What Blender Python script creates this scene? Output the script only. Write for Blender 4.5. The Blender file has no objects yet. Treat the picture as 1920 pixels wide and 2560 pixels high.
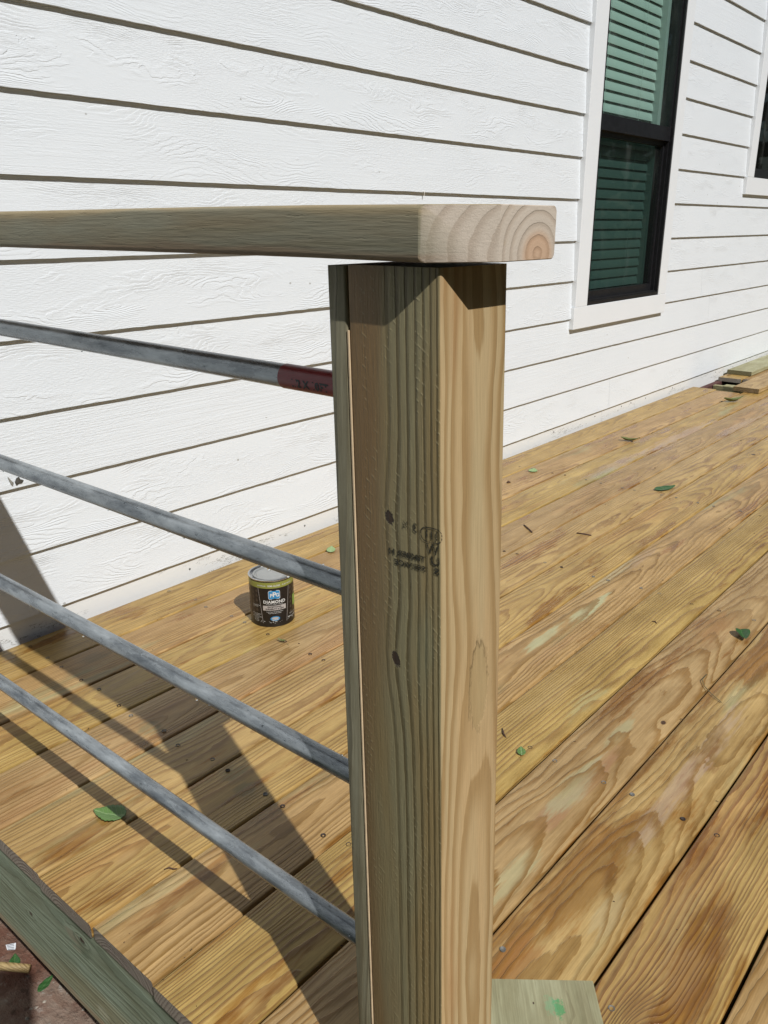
import bpy, bmesh, math, random
from mathutils import Vector, Matrix, noise
random.seed(7)
S = bpy.context.scene
COL = S.collection

# ------------------------------------------------------------------ camera
CAM = Vector((-0.4780, -0.3289, 0.9214))
YAW, PITCH, ROLL, FPX = 0.8677, 0.3358, -0.0032, 2056.8
cy_, sy_ = math.cos(YAW), math.sin(YAW); cp_, sp_ = math.cos(PITCH), math.sin(PITCH)
FW = Vector((sy_*cp_, cy_*cp_, -sp_)); R0 = Vector((cy_, -sy_, 0)); U0 = R0.cross(FW)
c_, s_ = math.cos(ROLL), math.sin(ROLL)
RT = R0*c_ + U0*s_; UP = -R0*s_ + U0*c_
cam = bpy.data.cameras.new('camera'); cam_o = bpy.data.objects.new('camera', cam); COL.objects.link(cam_o)
M = Matrix((RT, UP, -FW)).transposed().to_4x4(); M.translation = CAM
cam_o.matrix_world = M
cam.sensor_fit = 'VERTICAL'; cam.sensor_height = 24.0; cam.lens = 24.0*FPX/2560.0
cam.clip_start = 0.01; cam.clip_end = 2000
S.camera = cam_o

# ------------------------------------------------------------------ light
SUN = Vector((0.318, 0.90, -1.0))            # direction the light travels
el = math.atan2(1.0, math.hypot(0.318, 0.90)); az = math.atan2(-0.318, -0.90)
W = bpy.data.worlds.new('World'); S.world = W; W.use_nodes = True
nt = W.node_tree; nt.nodes.clear()
sky = nt.nodes.new('ShaderNodeTexSky'); sky.sky_type = 'NISHITA'; sky.sun_disc = False
sky.sun_elevation = el; sky.sun_rotation = az % (2*math.pi)
sky.air_density = 1.0; sky.dust_density = 1.0; sky.ozone_density = 1.0
bg = nt.nodes.new('ShaderNodeBackground'); bg.inputs[1].default_value = 0.05
out = nt.nodes.new('ShaderNodeOutputWorld'); nt.links.new(sky.outputs[0], bg.inputs[0]); nt.links.new(bg.outputs[0], out.inputs[0])
sl = bpy.data.lights.new('sun', 'SUN'); sl.energy = 5.0; sl.angle = math.radians(0.53); sl.color = (1.0, 0.98, 0.955)
so = bpy.data.objects.new('sun', sl); COL.objects.link(so); so.rotation_euler = SUN.to_track_quat('-Z', 'Y').to_euler(); so.location = (-3, -8, 9)
S.view_settings.view_transform = 'Standard'; S.view_settings.look = 'None'
S.view_settings.gamma = 1.0; S.view_settings.exposure = -0.26; S.view_settings.use_curve_mapping = False
S.render.engine = 'CYCLES'

# ------------------------------------------------------------------ helpers
def lin(r, g, b):
    f = lambda c: (c/255)/12.92 if c/255 <= 0.04045 else ((c/255+0.055)/1.055)**2.4
    return (f(r), f(g), f(b), 1.0)

class X:
    """tiny expression wrapper round shader sockets"""
    def __init__(s, g, v): s.g, s.v = g, v
    def _m(s, op, *a, clamp=False):
        n = s.g.nt.nodes.new('ShaderNodeMath'); n.operation = op; n.use_clamp = clamp
        for i, q in enumerate((s,)+a):
            if isinstance(q, X): s.g.nt.links.new(q.v, n.inputs[i])
            else: n.inputs[i].default_value = q
        return X(s.g, n.outputs[0])
    def __add__(s, o): return s._m('ADD', o)
    __radd__ = __add__
    def __sub__(s, o): return s._m('SUBTRACT', o)
    def __rsub__(s, o): return (s*-1.0)+o
    def __mul__(s, o): return s._m('MULTIPLY', o)
    __rmul__ = __mul__
    def __truediv__(s, o): return s._m('DIVIDE', o)
    def sqrt(s): return s._m('SQRT')
    def fract(s): return s._m('FRACT')
    def abs(s): return s._m('ABSOLUTE')
    def exp(s): return s._m('EXPONENT')
    def sin(s): return s._m('SINE')
    def pow(s, p): return s._m('POWER', p)
    def max(s, o): return s._m('MAXIMUM', o)
    def min(s, o): return s._m('MINIMUM', o)
    def clamp(s): return s._m('ADD', 0.0, clamp=True)
    def ss(s, a, b):
        n = s.g.nt.nodes.new('ShaderNodeMapRange'); n.interpolation_type = 'SMOOTHSTEP'
        s.g.nt.links.new(s.v, n.inputs[0]); n.inputs[1].default_value = a; n.inputs[2].default_value = b
        if a > b:
            n.inputs[1].default_value = b; n.inputs[2].default_value = a; n.inputs[3].default_value = 1; n.inputs[4].default_value = 0
        return X(s.g, n.outputs[0])

class G:
    """material graph"""
    def __init__(s, name):
        s.m = bpy.data.materials.new(name); s.m.use_nodes = True; s.nt = s.m.node_tree; s.nt.nodes.clear()
        s.out = s.nt.nodes.new('ShaderNodeOutputMaterial')
        s.tc = s.nt.nodes.new('ShaderNodeTexCoord')
    def sep(s, sock):
        n = s.nt.nodes.new('ShaderNodeSeparateXYZ'); s.nt.links.new(sock, n.inputs[0]); return [X(s, o) for o in n.outputs]
    def vec(s, *a):
        n = s.nt.nodes.new('ShaderNodeCombineXYZ')
        for i, q in enumerate(a):
            if isinstance(q, X): s.nt.links.new(q.v, n.inputs[i])
            else: n.inputs[i].default_value = q
        return n.outputs[0]
    def noise(s, v, scale=1.0, detail=2.0, rough=0.5, col=False):
        n = s.nt.nodes.new('ShaderNodeTexNoise'); s.nt.links.new(v, n.inputs['Vector'])
        n.inputs['Scale'].default_value = scale; n.inputs['Detail'].default_value = detail; n.inputs['Roughness'].default_value = rough
        if col: return s.sep(n.outputs['Color'])
        return X(s, n.outputs['Fac'])
    def voro(s, v, scale=1.0, feature='F1'):
        n = s.nt.nodes.new('ShaderNodeTexVoronoi'); n.feature = feature; s.nt.links.new(v, n.inputs['Vector']); n.inputs['Scale'].default_value = scale
        return X(s, n.outputs['Distance'])
    def mix(s, f, a, b, mode='MIX'):
        n = s.nt.nodes.new('ShaderNodeMix'); n.data_type = 'RGBA'; n.blend_type = mode; n.clamp_factor = True
        for i, q in ((0, f), (6, a), (7, b)):
            if isinstance(q, X): s.nt.links.new(q.v, n.inputs[i])
            elif hasattr(q, 'is_linked'): s.nt.links.new(q, n.inputs[i])
            else: n.inputs[i].default_value = q
        return n.outputs[2]
    def rand(s):
        n = s.nt.nodes.new('ShaderNodeObjectInfo'); return X(s, n.outputs['Random'])
    def bump(s, h, dist, strength=1.0, prev=None):
        n = s.nt.nodes.new('ShaderNodeBump'); n.inputs['Distance'].default_value = dist; n.inputs['Strength'].default_value = strength
        s.nt.links.new(h.v, n.inputs['Height'])
        if prev is not None: s.nt.links.new(prev, n.inputs['Normal'])
        return n.outputs[0]
    def principled(s, color, rough=0.6, metal=0.0, normal=None, spec=None, coat=None):
        n = s.nt.nodes.new('ShaderNodeBsdfPrincipled')
        for k, q in (('Base Color', color), ('Roughness', rough), ('Metallic', metal), ('Specular IOR Level', spec), ('Coat Weight', coat)):
            if q is None: continue
            if isinstance(q, X): s.nt.links.new(q.v, n.inputs[k])
            elif hasattr(q, 'is_linked'): s.nt.links.new(q, n.inputs[k])
            else: n.inputs[k].default_value = q
        if normal is not None: s.nt.links.new(normal, n.inputs['Normal'])
        s.nt.links.new(n.outputs[0], s.out.inputs[0]); s.bsdf = n
        return s.m

def plain(name, col, rough=0.5, metal=0.0, var=0.0, vscale=30.0, bump=0.0):
    g = G(name)
    c = col if len(col) == 4 else tuple(col)+(1.0,)
    nrm = None
    if var or bump:
        n = g.noise(g.tc.outputs['Object'], vscale, 4.0, 0.6)
        if var: c = g.mix(((n-0.5)*3.0+0.5).clamp(), tuple(k*(1-var) for k in c[:3])+(1.0,), tuple(min(1, k*(1+var)) for k in c[:3])+(1.0,))
        if bump: nrm = g.bump(n, bump)
    return g.principled(c, rough, metal, nrm)

def wood(name, axis='X', seed=0.0, y0=0.0, h0=-0.05, tilt=0.015, slope=0.0, rw=0.006, early=(0.5,0.35,0.17), late=(0.25,0.14,0.05),
         contrast=0.8, warp=0.02, end=None, end_mix=0.75, heart=None, heart_amt=0.5, wetc=None, wet_amt=0.4, wet_dark=0.55, rough=0.55,
         bumpd=0.0006, spots=(), knots=(), saw=0.0, green=None, green_amt=0.3, wavy=1.0, late_w=(0.35,0.85,0.93,1.0), random_obj=False, side=None):
    g = G(name)
    o = g.sep(g.tc.outputs['Object'])
    i = {'X': (0,1,2), 'Y': (1,0,2), 'Z': (2,0,1), 'YZ': (1,2,0)}[axis]
    L, A, B = o[i[0]], o[i[1]], o[i[2]]
    sd = g.rand()*37.0 + seed if random_obj else X(g, g.sep(g.vec(seed, 0, 0))[0].v)
    Ls = L + sd
    w1 = g.noise(g.vec(Ls*1.3*wavy, A*5.0, B*5.0+seed), 1.0, 2.0, 0.45, col=True)
    w2 = g.noise(g.vec(Ls*7.0*wavy, A*22.0, B*22.0+seed*1.7), 1.0, 3.0, 0.5)
    Aw = A - y0 + L*slope + (w1[0]-0.5)*warp*2.0
    Bw = B - h0 + L*tilt + (w1[1]-0.5)*warp*2.2
    w3 = g.noise(g.vec(Ls*26.0*wavy, A*60.0, B*60.0), 1.0, 2.0, 0.5)
    r = (Aw*Aw + Bw*Bw).sqrt() + (w2-0.5)*rw*1.6 + (w3-0.5)*rw*0.30
    for (kl, ka, kr, push) in knots:
        dl, da = (L-kl)/(kr*2.6), (A-ka)/(kr*1.0)
        r = r + ((dl*dl+da*da)*-0.35).exp()*push
    fn = g.noise(g.vec(Ls*14.0, A*260.0, B*260.0), 1.0, 3.0, 0.6)
    rv = g.noise(g.vec(r*60.0, 3.1+seed, 0.0), 1.0, 1.0)
    ph = (r + (rv-0.5)*rw*2.2)/rw + (fn-0.5)*0.20
    fr = ph.fract()
    a, b, c, d = late_w
    la = fr.ss(a, b) * fr.ss(d, c)
    bl = g.noise(g.vec(Ls*2.2, A*9.0, B*9.0), 1.0, 3.0, 0.55)
    la2 = (la * ((bl*1.9-0.05).clamp()) * (contrast*0.9)).clamp()
    tone = g.noise(g.vec(r*110.0, seed+9.0, Ls*0.25), 1.0, 2.0)
    e = tuple(early)+(1.0,); l = tuple(late)+(1.0,)
    base = g.mix((tone-0.3).clamp()*0.9, e, tuple(k*q for k, q in zip(early, (0.80, 0.74, 0.64)))+(1.0,))
    colr = g.mix(la2, base, l)
    if heart:
        hn = g.noise(g.vec(Ls*1.1+5.0, A*8.0, B*8.0), 1.0, 3.0, 0.55)
        colr = g.mix(hn.ss(0.62-0.2*heart_amt, 0.74-0.1*heart_amt)*0.75, colr, g.mix(1.0, colr, tuple(heart)+(1.0,), 'MULTIPLY'))
    if green:
        gn = g.noise(g.vec(Ls*1.7+15.0, A*11.0, B*11.0), 1.0, 3.0, 0.6)
        colr = g.mix(gn.ss(0.64-0.2*green_amt, 0.76-0.1*green_amt)*0.7, colr, tuple(green)+(1.0,))
    wetm = None
    if wetc:
        wn = g.noise(g.vec(Ls*2.4+25.0, A*13.0, B*13.0), 1.0, 5.0, 0.62)
        wetm = wn.ss(0.62-0.2*wet_amt, 0.70-0.17*wet_amt)
        colr = g.mix(wetm*wet_dark, colr, g.mix(1.0, colr, tuple(wetc)+(1.0,), 'MULTIPLY'))
    # broad streaks and damp mottling
    ms = g.noise(g.vec(Ls*1.6, A*150.0, B*150.0), 1.0, 3.0, 0.6)
    colr = g.mix(1.0, colr, g.mix(((ms-0.5)*2.2+0.5).clamp(), (0.80,0.78,0.73,1), (1.14,1.13,1.12,1)), 'MULTIPLY')
    md_ = g.noise(g.vec(Ls*5.0, A*16.0, B*16.0+3.0), 1.0, 5.0, 0.65)
    colr = g.mix(1.0, colr, g.mix(((md_-0.5)*2.2+0.5).clamp(), (0.68,0.62,0.52,1), (1.18,1.18,1.20,1)), 'MULTIPLY')
    # fine fibre
    fb = g.noise(g.vec(Ls*22.0, A*520.0, B*520.0), 1.0, 2.0, 0.6)
    fb2 = g.noise(g.vec(Ls*60.0, A*900.0, B*900.0), 1.0, 1.0, 0.6)
    colr = g.mix(1.0, colr, g.mix(((fb-0.5)*1.8+0.5).clamp(), (0.84,0.82,0.78,1), (1.12,1.12,1.12,1)), 'MULTIPLY')
    pits = fb2.ss(0.74, 0.80)*0.35
    colr = g.mix(pits, colr, tuple(k*0.45 for k in late)+(1.0,))
    for (sl_, sa, rl, ra, sc, st) in spots:
        if max(sc) == sc[1] and sc[1] > sc[0]*1.15 and sc[2] < 0.3 and sc[1] < 0.3 and name == 'pale_treated' or name == 'pale_treated':
            jn = g.noise(g.vec(L*190.0, A*190.0, 2.0), 1.0, 4.0, 0.7)
        else: jn = g.noise(g.vec(L*9.0, A*75.0, 2.0), 1.0, 4.0, 0.65)
        dl, da = (L-sl_)/(rl*1.15), (A-sa)/(ra*1.1)
        m = ((dl*dl+da*da).sqrt() + (jn-0.5)*2.6).ss(1.05, 0.55)
        colr = g.mix(m*((1.0-la*0.80)*st*0.72), colr, tuple(sc)+(1.0,))
    hk = None
    for (kl, ka, kr, push) in knots:
        jn = g.noise(g.vec(L*120.0, A*120.0, 5.0), 1.0, 3.0, 0.6)
        dl, da = (L-kl)/(kr*1.5), (A-ka)/kr
        m = ((dl*dl+da*da).sqrt() + (jn-0.5)*0.9).ss(1.0, 0.6)
        colr = g.mix(m*0.9, colr, (0.045, 0.02, 0.014, 1))
    if end is not None:
        nn = g.sep(g.tc.outputs['Normal'])[i[0]].abs().ss(0.6, 0.8)
        colr = g.mix(nn*end_mix, colr, g.mix(la*0.85, tuple(end)+(1.0,), tuple(k*0.52 for k in end)+(1.0,)))
    if side is not None:                        # other colour on faces of the last axis
        ax, sc_, se_, amt = side
        nn = g.sep(g.tc.outputs['Normal'])[ax].abs().ss(0.6, 0.8)
        colr = g.mix(nn*amt, colr, g.mix(1.0, colr, tuple(sc_)+(1.0,), 'MULTIPLY'))
    h = la*0.9 + (fb-0.5)*0.7 + bl*0.5
    if saw:
        sn = g.noise(g.vec(L*3.0, A*9.0, B*9.0), 1.0, 2.0)
        sp = ((L*(2*math.pi/0.0105) + (A+B)*230.0 + sn*6.0).sin()*0.5+0.5).pow(4.0)
        msk = g.noise(g.vec(L*160.0, A*190.0, B*190.0), 1.0, 3.0, 0.6).ss(0.44, 0.66)
        h = h + sp*msk*saw
        colr = g.mix(sp*msk*0.30, colr, g.mix(1.0, colr, (1.7,1.7,1.6,1), 'MULTIPLY'))
    nrm = g.bump(h, bumpd)
    rg = X(g, g.sep(g.vec(rough, 0, 0))[0].v) + (fb-0.5)*0.15 - la*0.08
    if wetm is not None: rg = rg - wetm*0.22
    return g.principled(colr, rg, 0.0, nrm, spec=0.35)

def paint_siding(name='white_embossed_paint', emboss=1.0):
    g = G(name)
    o = g.sep(g.tc.outputs['Object']); rd = g.rand()
    L = o[0] + rd*91.0; Z = o[2]; sd = rd*17.0
    w = g.noise(g.vec(L*2.0, Z*7.0, sd), 1.0, 2.0, 0.5, col=True)
    zz = Z - 0.08 + (w[0]-0.5)*0.22
    xx = (w[1]-0.5)*0.24
    r = (zz*zz + xx*xx).sqrt() + (g.noise(g.vec(L*26.0, Z*60.0, sd), 1.0, 3.0, 0.6)-0.5)*0.012
    fr = (r/0.0085 + g.noise(g.vec(L*55.0, Z*120.0, sd))*0.5).fract()
    ridge = fr.ss(0.0, 0.75)*fr.ss(1.0, 0.9)
    mask = g.noise(g.vec(L*5.0+3.0, Z*16.0, sd), 1.0, 3.0, 0.6).ss(0.44, 0.62)
    dash = g.noise(g.vec(L*70.0, Z*420.0, sd), 1.0, 3.0, 0.62)
    dm = g.noise(g.vec(L*3.0+8.0, Z*9.0, sd), 1.0, 2.0).ss(0.30, 0.62)
    amt = (rd*2.4-0.35).clamp()*0.85+0.15
    st_ = g.noise(g.vec(L*4.0, Z*230.0, sd+4.0), 1.0, 3.0, 0.6).ss(0.42, 0.60)
    h = ridge*mask*amt*1.1 + dash.ss(0.42, 0.62)*(dm*0.34+0.05) + st_*(1.0-amt)*0.45
    fine = g.noise(g.tc.outputs['Object'], 900.0, 2.0, 0.6)
    h = h + fine*0.05
    nrm = g.bump(h, 0.00072*emboss, 0.9)
    big = g.noise(g.vec(L*1.5, Z*3.0, sd), 1.0, 3.0)
    c = g.mix(big, (0.71, 0.755, 0.79, 1), (0.765, 0.80, 0.83, 1))
    # a few specks and scuffs
    sp = g.voro(g.vec(L*7.0, Z*9.0, sd), 1.0).ss(0.035, 0.02)
    c = g.mix(sp*0.6, c, (0.25, 0.24, 0.20, 1))
    g.principled(c, 0.48, 0.0, nrm, spec=0.4)
    return g.m

def obj(name, verts, faces, mat=None, parent=None, loc=(0,0,0), smooth=False):
    me = bpy.data.meshes.new(name); me.from_pydata([tuple(v) for v in verts], [], faces); me.update()
    if smooth:
        for p_ in me.polygons: p_.use_smooth = True
    ob = bpy.data.objects.new(name, me); ob.location = loc; COL.objects.link(ob)
    if mat: me.materials.append(mat)
    if parent: ob.parent = parent
    bm = bmesh.new(); bm.from_mesh(me); bmesh.ops.recalc_face_normals(bm, faces=bm.faces); bm.to_mesh(me); bm.free()
    return ob

def empty(name, loc=(0,0,0), rz=0.0):
    o = bpy.data.objects.new(name, None); o.location = loc; o.rotation_euler = (0,0,rz); o.empty_display_size = 0.1; COL.objects.link(o); return o

def tag(o, label=None, cat=None, group=None, kind=None):
    if label: o['label'] = label
    if cat: o['category'] = cat
    if group: o['group'] = group
    if kind: o['kind'] = kind
    return o

def box_vf(x0, x1, y0, y1, z0, z1, base=0):
    v = [(x0,y0,z0),(x1,y0,z0),(x1,y1,z0),(x0,y1,z0),(x0,y0,z1),(x1,y0,z1),(x1,y1,z1),(x0,y1,z1)]
    f = [(0,3,2,1),(4,5,6,7),(0,1,5,4),(1,2,6,5),(2,3,7,6),(3,0,4,7)]
    return v, [tuple(i+base for i in q) for q in f]

def box(name, x0, x1, y0, y1, z0, z1, mat, parent=None, bevel=0.0, seg=2):
    cx, cy, cz = (x0+x1)/2, (y0+y1)/2, (z0+z1)/2
    v, f = box_vf(x0-cx, x1-cx, y0-cy, y1-cy, z0-cz, z1-cz)
    o = obj(name, v, f, mat, parent, (cx,cy,cz))
    if bevel:
        bm = bmesh.new(); bm.from_mesh(o.data)
        bmesh.ops.bevel(bm, geom=list(bm.edges), offset=bevel, segments=seg, affect='EDGES', profile=0.5)
        for q in bm.faces: q.smooth = False
        bm.to_mesh(o.data); bm.free()
    return o

def rounded_profile(w, h, r, n=3):
    pts = []
    for cx, cy, a0 in ((w-r, h-r, 0), (r, h-r, 90), (r, r, 180), (w-r, r, 270)):
        for k in range(n+1):
            a = math.radians(a0 + 90*k/n); pts.append((cx+r*math.cos(a), cy+r*math.sin(a)))
    return pts

# plank along X. local origin: x as given, y centre, z top = 0
def plank_mesh(name, x0, x1, wd, th, r=0.004, slices=(), wob=0.0, seed=0.0):
    prof = rounded_profile(wd, th, r, 3); n = len(prof)
    xs = [x0] + list(slices) + [x1]
    v = []; f = []
    for j, x in enumerate(xs):
        for k, (a, b) in enumerate(prof):
            dy = noise.noise(Vector((x*1.2, seed, 0.3)))*wob
            ex = noise.noise(Vector((a*40, b*10, seed)))*0.0012 if j in (0, len(xs)-1) else 0
            v.append((x+ex, a-wd/2+dy, b-th))
    for j in range(len(xs)-1):
        for k in range(n):
            f.append((j*n+k, j*n+(k+1) % n, (j+1)*n+(k+1) % n, (j+1)*n+k))
    f.append(tuple(range(n))); f.append(tuple(range((len(xs)-1)*n, len(xs)*n)))
    return v, f

def tube_vf(pts, rad, n=10, cap=True):
    v = []; f = []; m = len(pts)
    for j, p_ in enumerate(pts):
        p_ = Vector(p_)
        d = (Vector(pts[min(j+1, m-1)]) - Vector(pts[max(j-1, 0)])).normalized()
        u = d.cross(Vector((0,0,1)));
        if u.length < 1e-4: u = d.cross(Vector((0,1,0)))
        u.normalize(); w_ = u.cross(d)
        rr = rad[j] if hasattr(rad, '__len__') else rad
        for k in range(n):
            a = 2*math.pi*k/n; v.append(p_ + (u*math.cos(a) + w_*math.sin(a))*rr)
    for j in range(m-1):
        for k in range(n): f.append((j*n+k, j*n+(k+1) % n, (j+1)*n+(k+1) % n, (j+1)*n+k))
    if cap: f.append(tuple(range(n))); f.append(tuple(range((m-1)*n, m*n)))
    return v, f

def text_mesh(txt, size=1.0, bold=0.0, spacing=1.0, align='CENTER'):
    c = bpy.data.curves.new('t', 'FONT'); c.body = txt; c.size = size; c.align_x = align; c.align_y = 'CENTER'; c.offset = bold
    c.space_character = spacing; c.resolution_u = 3
    o = bpy.data.objects.new('t', c); COL.objects.link(o)
    dg = bpy.context.evaluated_depsgraph_get(); me = bpy.data.meshes.new_from_object(o.evaluated_get(dg))
    v = [tuple(q.co) for q in me.vertices]; f = [tuple(q.vertices) for q in me.polygons]
    bpy.data.objects.remove(o); bpy.data.curves.remove(c); bpy.data.meshes.remove(me)
    return v, f

# ------------------------------------------------------------------ materials
M_WHITE = paint_siding()
gt = G('smooth_white_trim_paint')
tn = gt.noise(gt.tc.outputs['Object'], 6.0, 3.0); tf = gt.noise(gt.tc.outputs['Object'], 400.0, 2.0)
M_TRIM = gt.principled(gt.mix(tn, (0.76,0.79,0.81,1), (0.80,0.825,0.845,1)), 0.45, 0.0, gt.bump(tf, 0.0002))
gk = G('base_board_paint')
ko = gk.sep(gk.tc.outputs['Object'])
kn = gk.noise(gk.vec(ko[0]*9.0, ko[2]*40.0, 0.0), 1.0, 5.0, 0.7)
kc = gk.noise(gk.vec(ko[0]*3.0, ko[2]*20.0, 4.0), 1.0, 4.0, 0.6)
crk = (kn-0.5).abs().ss(0.012, 0.003)*kc.ss(0.52, 0.60)
M_BASE = gk.principled(gk.mix(crk*0.8, (0.74,0.755,0.75,1), (0.16,0.15,0.12,1)), 0.5, 0.0, gk.bump(kn, 0.0006))
M_BLACK = plain('black_window_frame', (0.012,0.012,0.014), 0.38, 0.0, 0.3, 60, 0.0001)
M_DARK = plain('dark_underdeck_soil', (0.03,0.022,0.016), 0.9, 0, 0.4, 20, 0.01)
M_ROOM = plain('dim_room_wall', (0.10,0.115,0.11), 0.9)
M_SLAT = plain('blind_slat_white', (0.72,0.74,0.70), 0.5)
M_SHEATH = plain('wall_sheathing', (0.30,0.25,0.16), 0.9)
def pane_mat(name, tint, gloss=0.10):
    g = G(name)
    t = g.nt.nodes.new('ShaderNodeBsdfTransparent'); t.inputs[0].default_value = tint+(1.0,)
    gl = g.nt.nodes.new('ShaderNodeBsdfGlossy'); gl.inputs['Roughness'].default_value = 0.02; gl.inputs[0].default_value = (0.85,0.95,0.9,1)
    fr = g.nt.nodes.new('ShaderNodeFresnel'); fr.inputs[0].default_value = 1.45
    mx = g.nt.nodes.new('ShaderNodeMixShader')
    ob = g.sep(g.tc.outputs['Object'])
    sm = g.noise(g.vec(ob[0]*9.0, ob[2]*1.6, 3.0), 1.0, 4.0, 0.6).ss(0.5, 0.75)
    fac = X(g, fr.outputs[0])*gloss*6.0 + sm*0.0
    g.nt.links.new(fac.clamp().v, mx.inputs[0]); g.nt.links.new(t.outputs[0], mx.inputs[1]); g.nt.links.new(gl.outputs[0], mx.inputs[2])
    # dusty smear: thin diffuse layer
    df = g.nt.nodes.new('ShaderNodeBsdfDiffuse'); df.inputs[0].default_value = (0.6,0.65,0.62,1)
    m2 = g.nt.nodes.new('ShaderNodeMixShader'); g.nt.links.new((sm*0.06+0.008).v, m2.inputs[0])
    g.nt.links.new(mx.outputs[0], m2.inputs[1]); g.nt.links.new(df.outputs[0], m2.inputs[2])
    g.nt.links.new(m2.outputs[0], g.out.inputs[0])
    return g.m
M_GLASS = pane_mat('greenish_window_glass', (0.78, 0.97, 0.92))
M_GLASS2 = pane_mat('dark_screened_window_glass', (0.26, 0.38, 0.36))

def steel(name='galvanized_steel'):
    g = G(name)
    o = g.sep(g.tc.outputs['Object'])
    n1 = g.noise(g.vec(o[0]*60.0, o[1]*16.0, o[2]*60.0), 1.0, 5.0, 0.65)
    n2 = g.noise(g.vec(o[0]*420.0, o[1]*170.0, o[2]*420.0), 1.0, 4.0, 0.7)
    n3 = g.noise(g.vec(o[0]*20.0, o[1]*3.0, o[2]*20.0), 1.0, 3.0, 0.6)
    c = g.mix(((n1-0.5)*2.4+0.5).clamp(), (0.085,0.10,0.115,1), (0.40,0.435,0.455,1))
    c = g.mix((n2.ss(0.57, 0.68)*n3.ss(0.40, 0.62))*0.8, c, (0.05,0.055,0.06,1))
    c = g.mix(n3.ss(0.48, 0.66)*0.55, c, (0.11,0.115,0.115,1))
    rg = n1*0.40 + 0.08
    return g.principled(c, rg, 0.50, g.bump(n2*0.4+n1*0.6, 0.0003))
M_STEEL = steel()
M_ZINC = plain('screw_zinc', (0.17,0.165,0.15), 0.65, 0.3)
M_HOLE = plain('rusty_nail_dark', (0.035,0.022,0.015), 0.7)

# ------------------------------------------------------------------ ground
def ground_mat():
    g = G('dirt_and_stone_ground')
    o = g.tc.outputs['Object']
    so_ = g.sep(o)
    n1 = g.noise(o, 7.0, 6.0, 0.62); n2 = g.noise(o, 42.0, 6.0, 0.7); n3 = g.noise(g.vec(so_[0]*30.0, so_[1]*11.0, 0.0), 1.0, 6.0, 0.7)
    c = g.mix(n1.ss(0.38, 0.62), (0.13,0.055,0.034,1), (0.26,0.20,0.155,1))
    c = g.mix(n3.ss(0.45, 0.7)*0.8, c, (0.19,0.11,0.075,1))
    c = g.mix(n2.ss(0.56, 0.70)*0.8, c, (0.36,0.32,0.28,1))
    c = g.mix(n2.ss(0.44, 0.34)*0.85, c, (0.07,0.035,0.022,1))
    return g.principled(c, 0.85, 0.0, g.bump(n2*0.6+n3*0.8, 0.012))
GZ = -0.29
gm = ground_mat()
v = []; f = []
# near patch with relief plus wide skirt reaching the horizon
NX, NY = 60, 60
for j in range(NY+1):
    for i in range(NX+1):
        x = -0.5 + 1.1*i/NX; y = 0.1 + 1.5*j/NY
        edge = min(i, NX-i, j, NY-j)
        zz = 0 if edge == 0 else noise.fractal(Vector((x*9, y*9, 0)), 0.8, 2.0, 4)*0.006
        v.append((x, y, GZ+zz))
for j in range(NY):
    for i in range(NX):
        a = j*(NX+1)+i; f.append((a, a+1, a+NX+2, a+NX+1))
B0 = len(v)
v += [(-600,-600,GZ),(600,-600,GZ),(600,600,GZ),(-600,600,GZ)]
c00, c10, c11, c01 = 0, NX, (NY+1)*(NX+1)-1, NY*(NX+1)
bot = list(range(0, NX+1)); top_ = [NY*(NX+1)+i for i in range(NX+1)]
lef = [j*(NX+1) for j in range(NY+1)]; rig = [j*(NX+1)+NX for j in range(NY+1)]
f += [tuple(reversed(bot))+(B0, B0+1), tuple(top_)+(B0+2, B0+3), tuple(lef)+(B0+3, B0), tuple(reversed(rig))+(B0+1, B0+2)]
gr = obj('ground', v, f, gm); gr.data.materials.append(plain('added_dark_lawn', (0.025,0.038,0.013), 0.9, 0, 0.4, 3))  # unseen skirt given a dark green, added to cut bounce light
for p_ in gr.data.polygons:
    if max(abs(gr.data.vertices[q].co.x) for q in p_.vertices) > 100: p_.material_index = 1
tag(gr, 'reddish dirt and stone ground below the deck edge', kind='structure')

# ------------------------------------------------------------------ deck
J0, BW, EX = 0.2722, 0.1447, -0.0615
deck = empty('wooden_deck', (0, 0, 0))
tag(deck, 'wet treated pine deck of long yellow brown boards running along the white wall', 'deck')
EARLY = [(0.47,0.335,0.130),(0.46,0.315,0.145),(0.45,0.325,0.115),(0.43,0.305,0.150),(0.47,0.335,0.145)]
LATE = [(0.235,0.135,0.036),(0.23,0.125,0.048),(0.25,0.14,0.040)]
ENDC = (0.30,0.275,0.24)
GREENW = (0.34,0.36,0.21); PINKW = (0.98,0.84,0.82); WETC = (0.60,0.40,0.17)
OR = (0.30,0.13,0.035); PG = (0.40,0.46,0.28); DG = (0.07,0.10,0.05); BRN = (0.20,0.09,0.03); MAU=(0.42,0.33,0.29)
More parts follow.
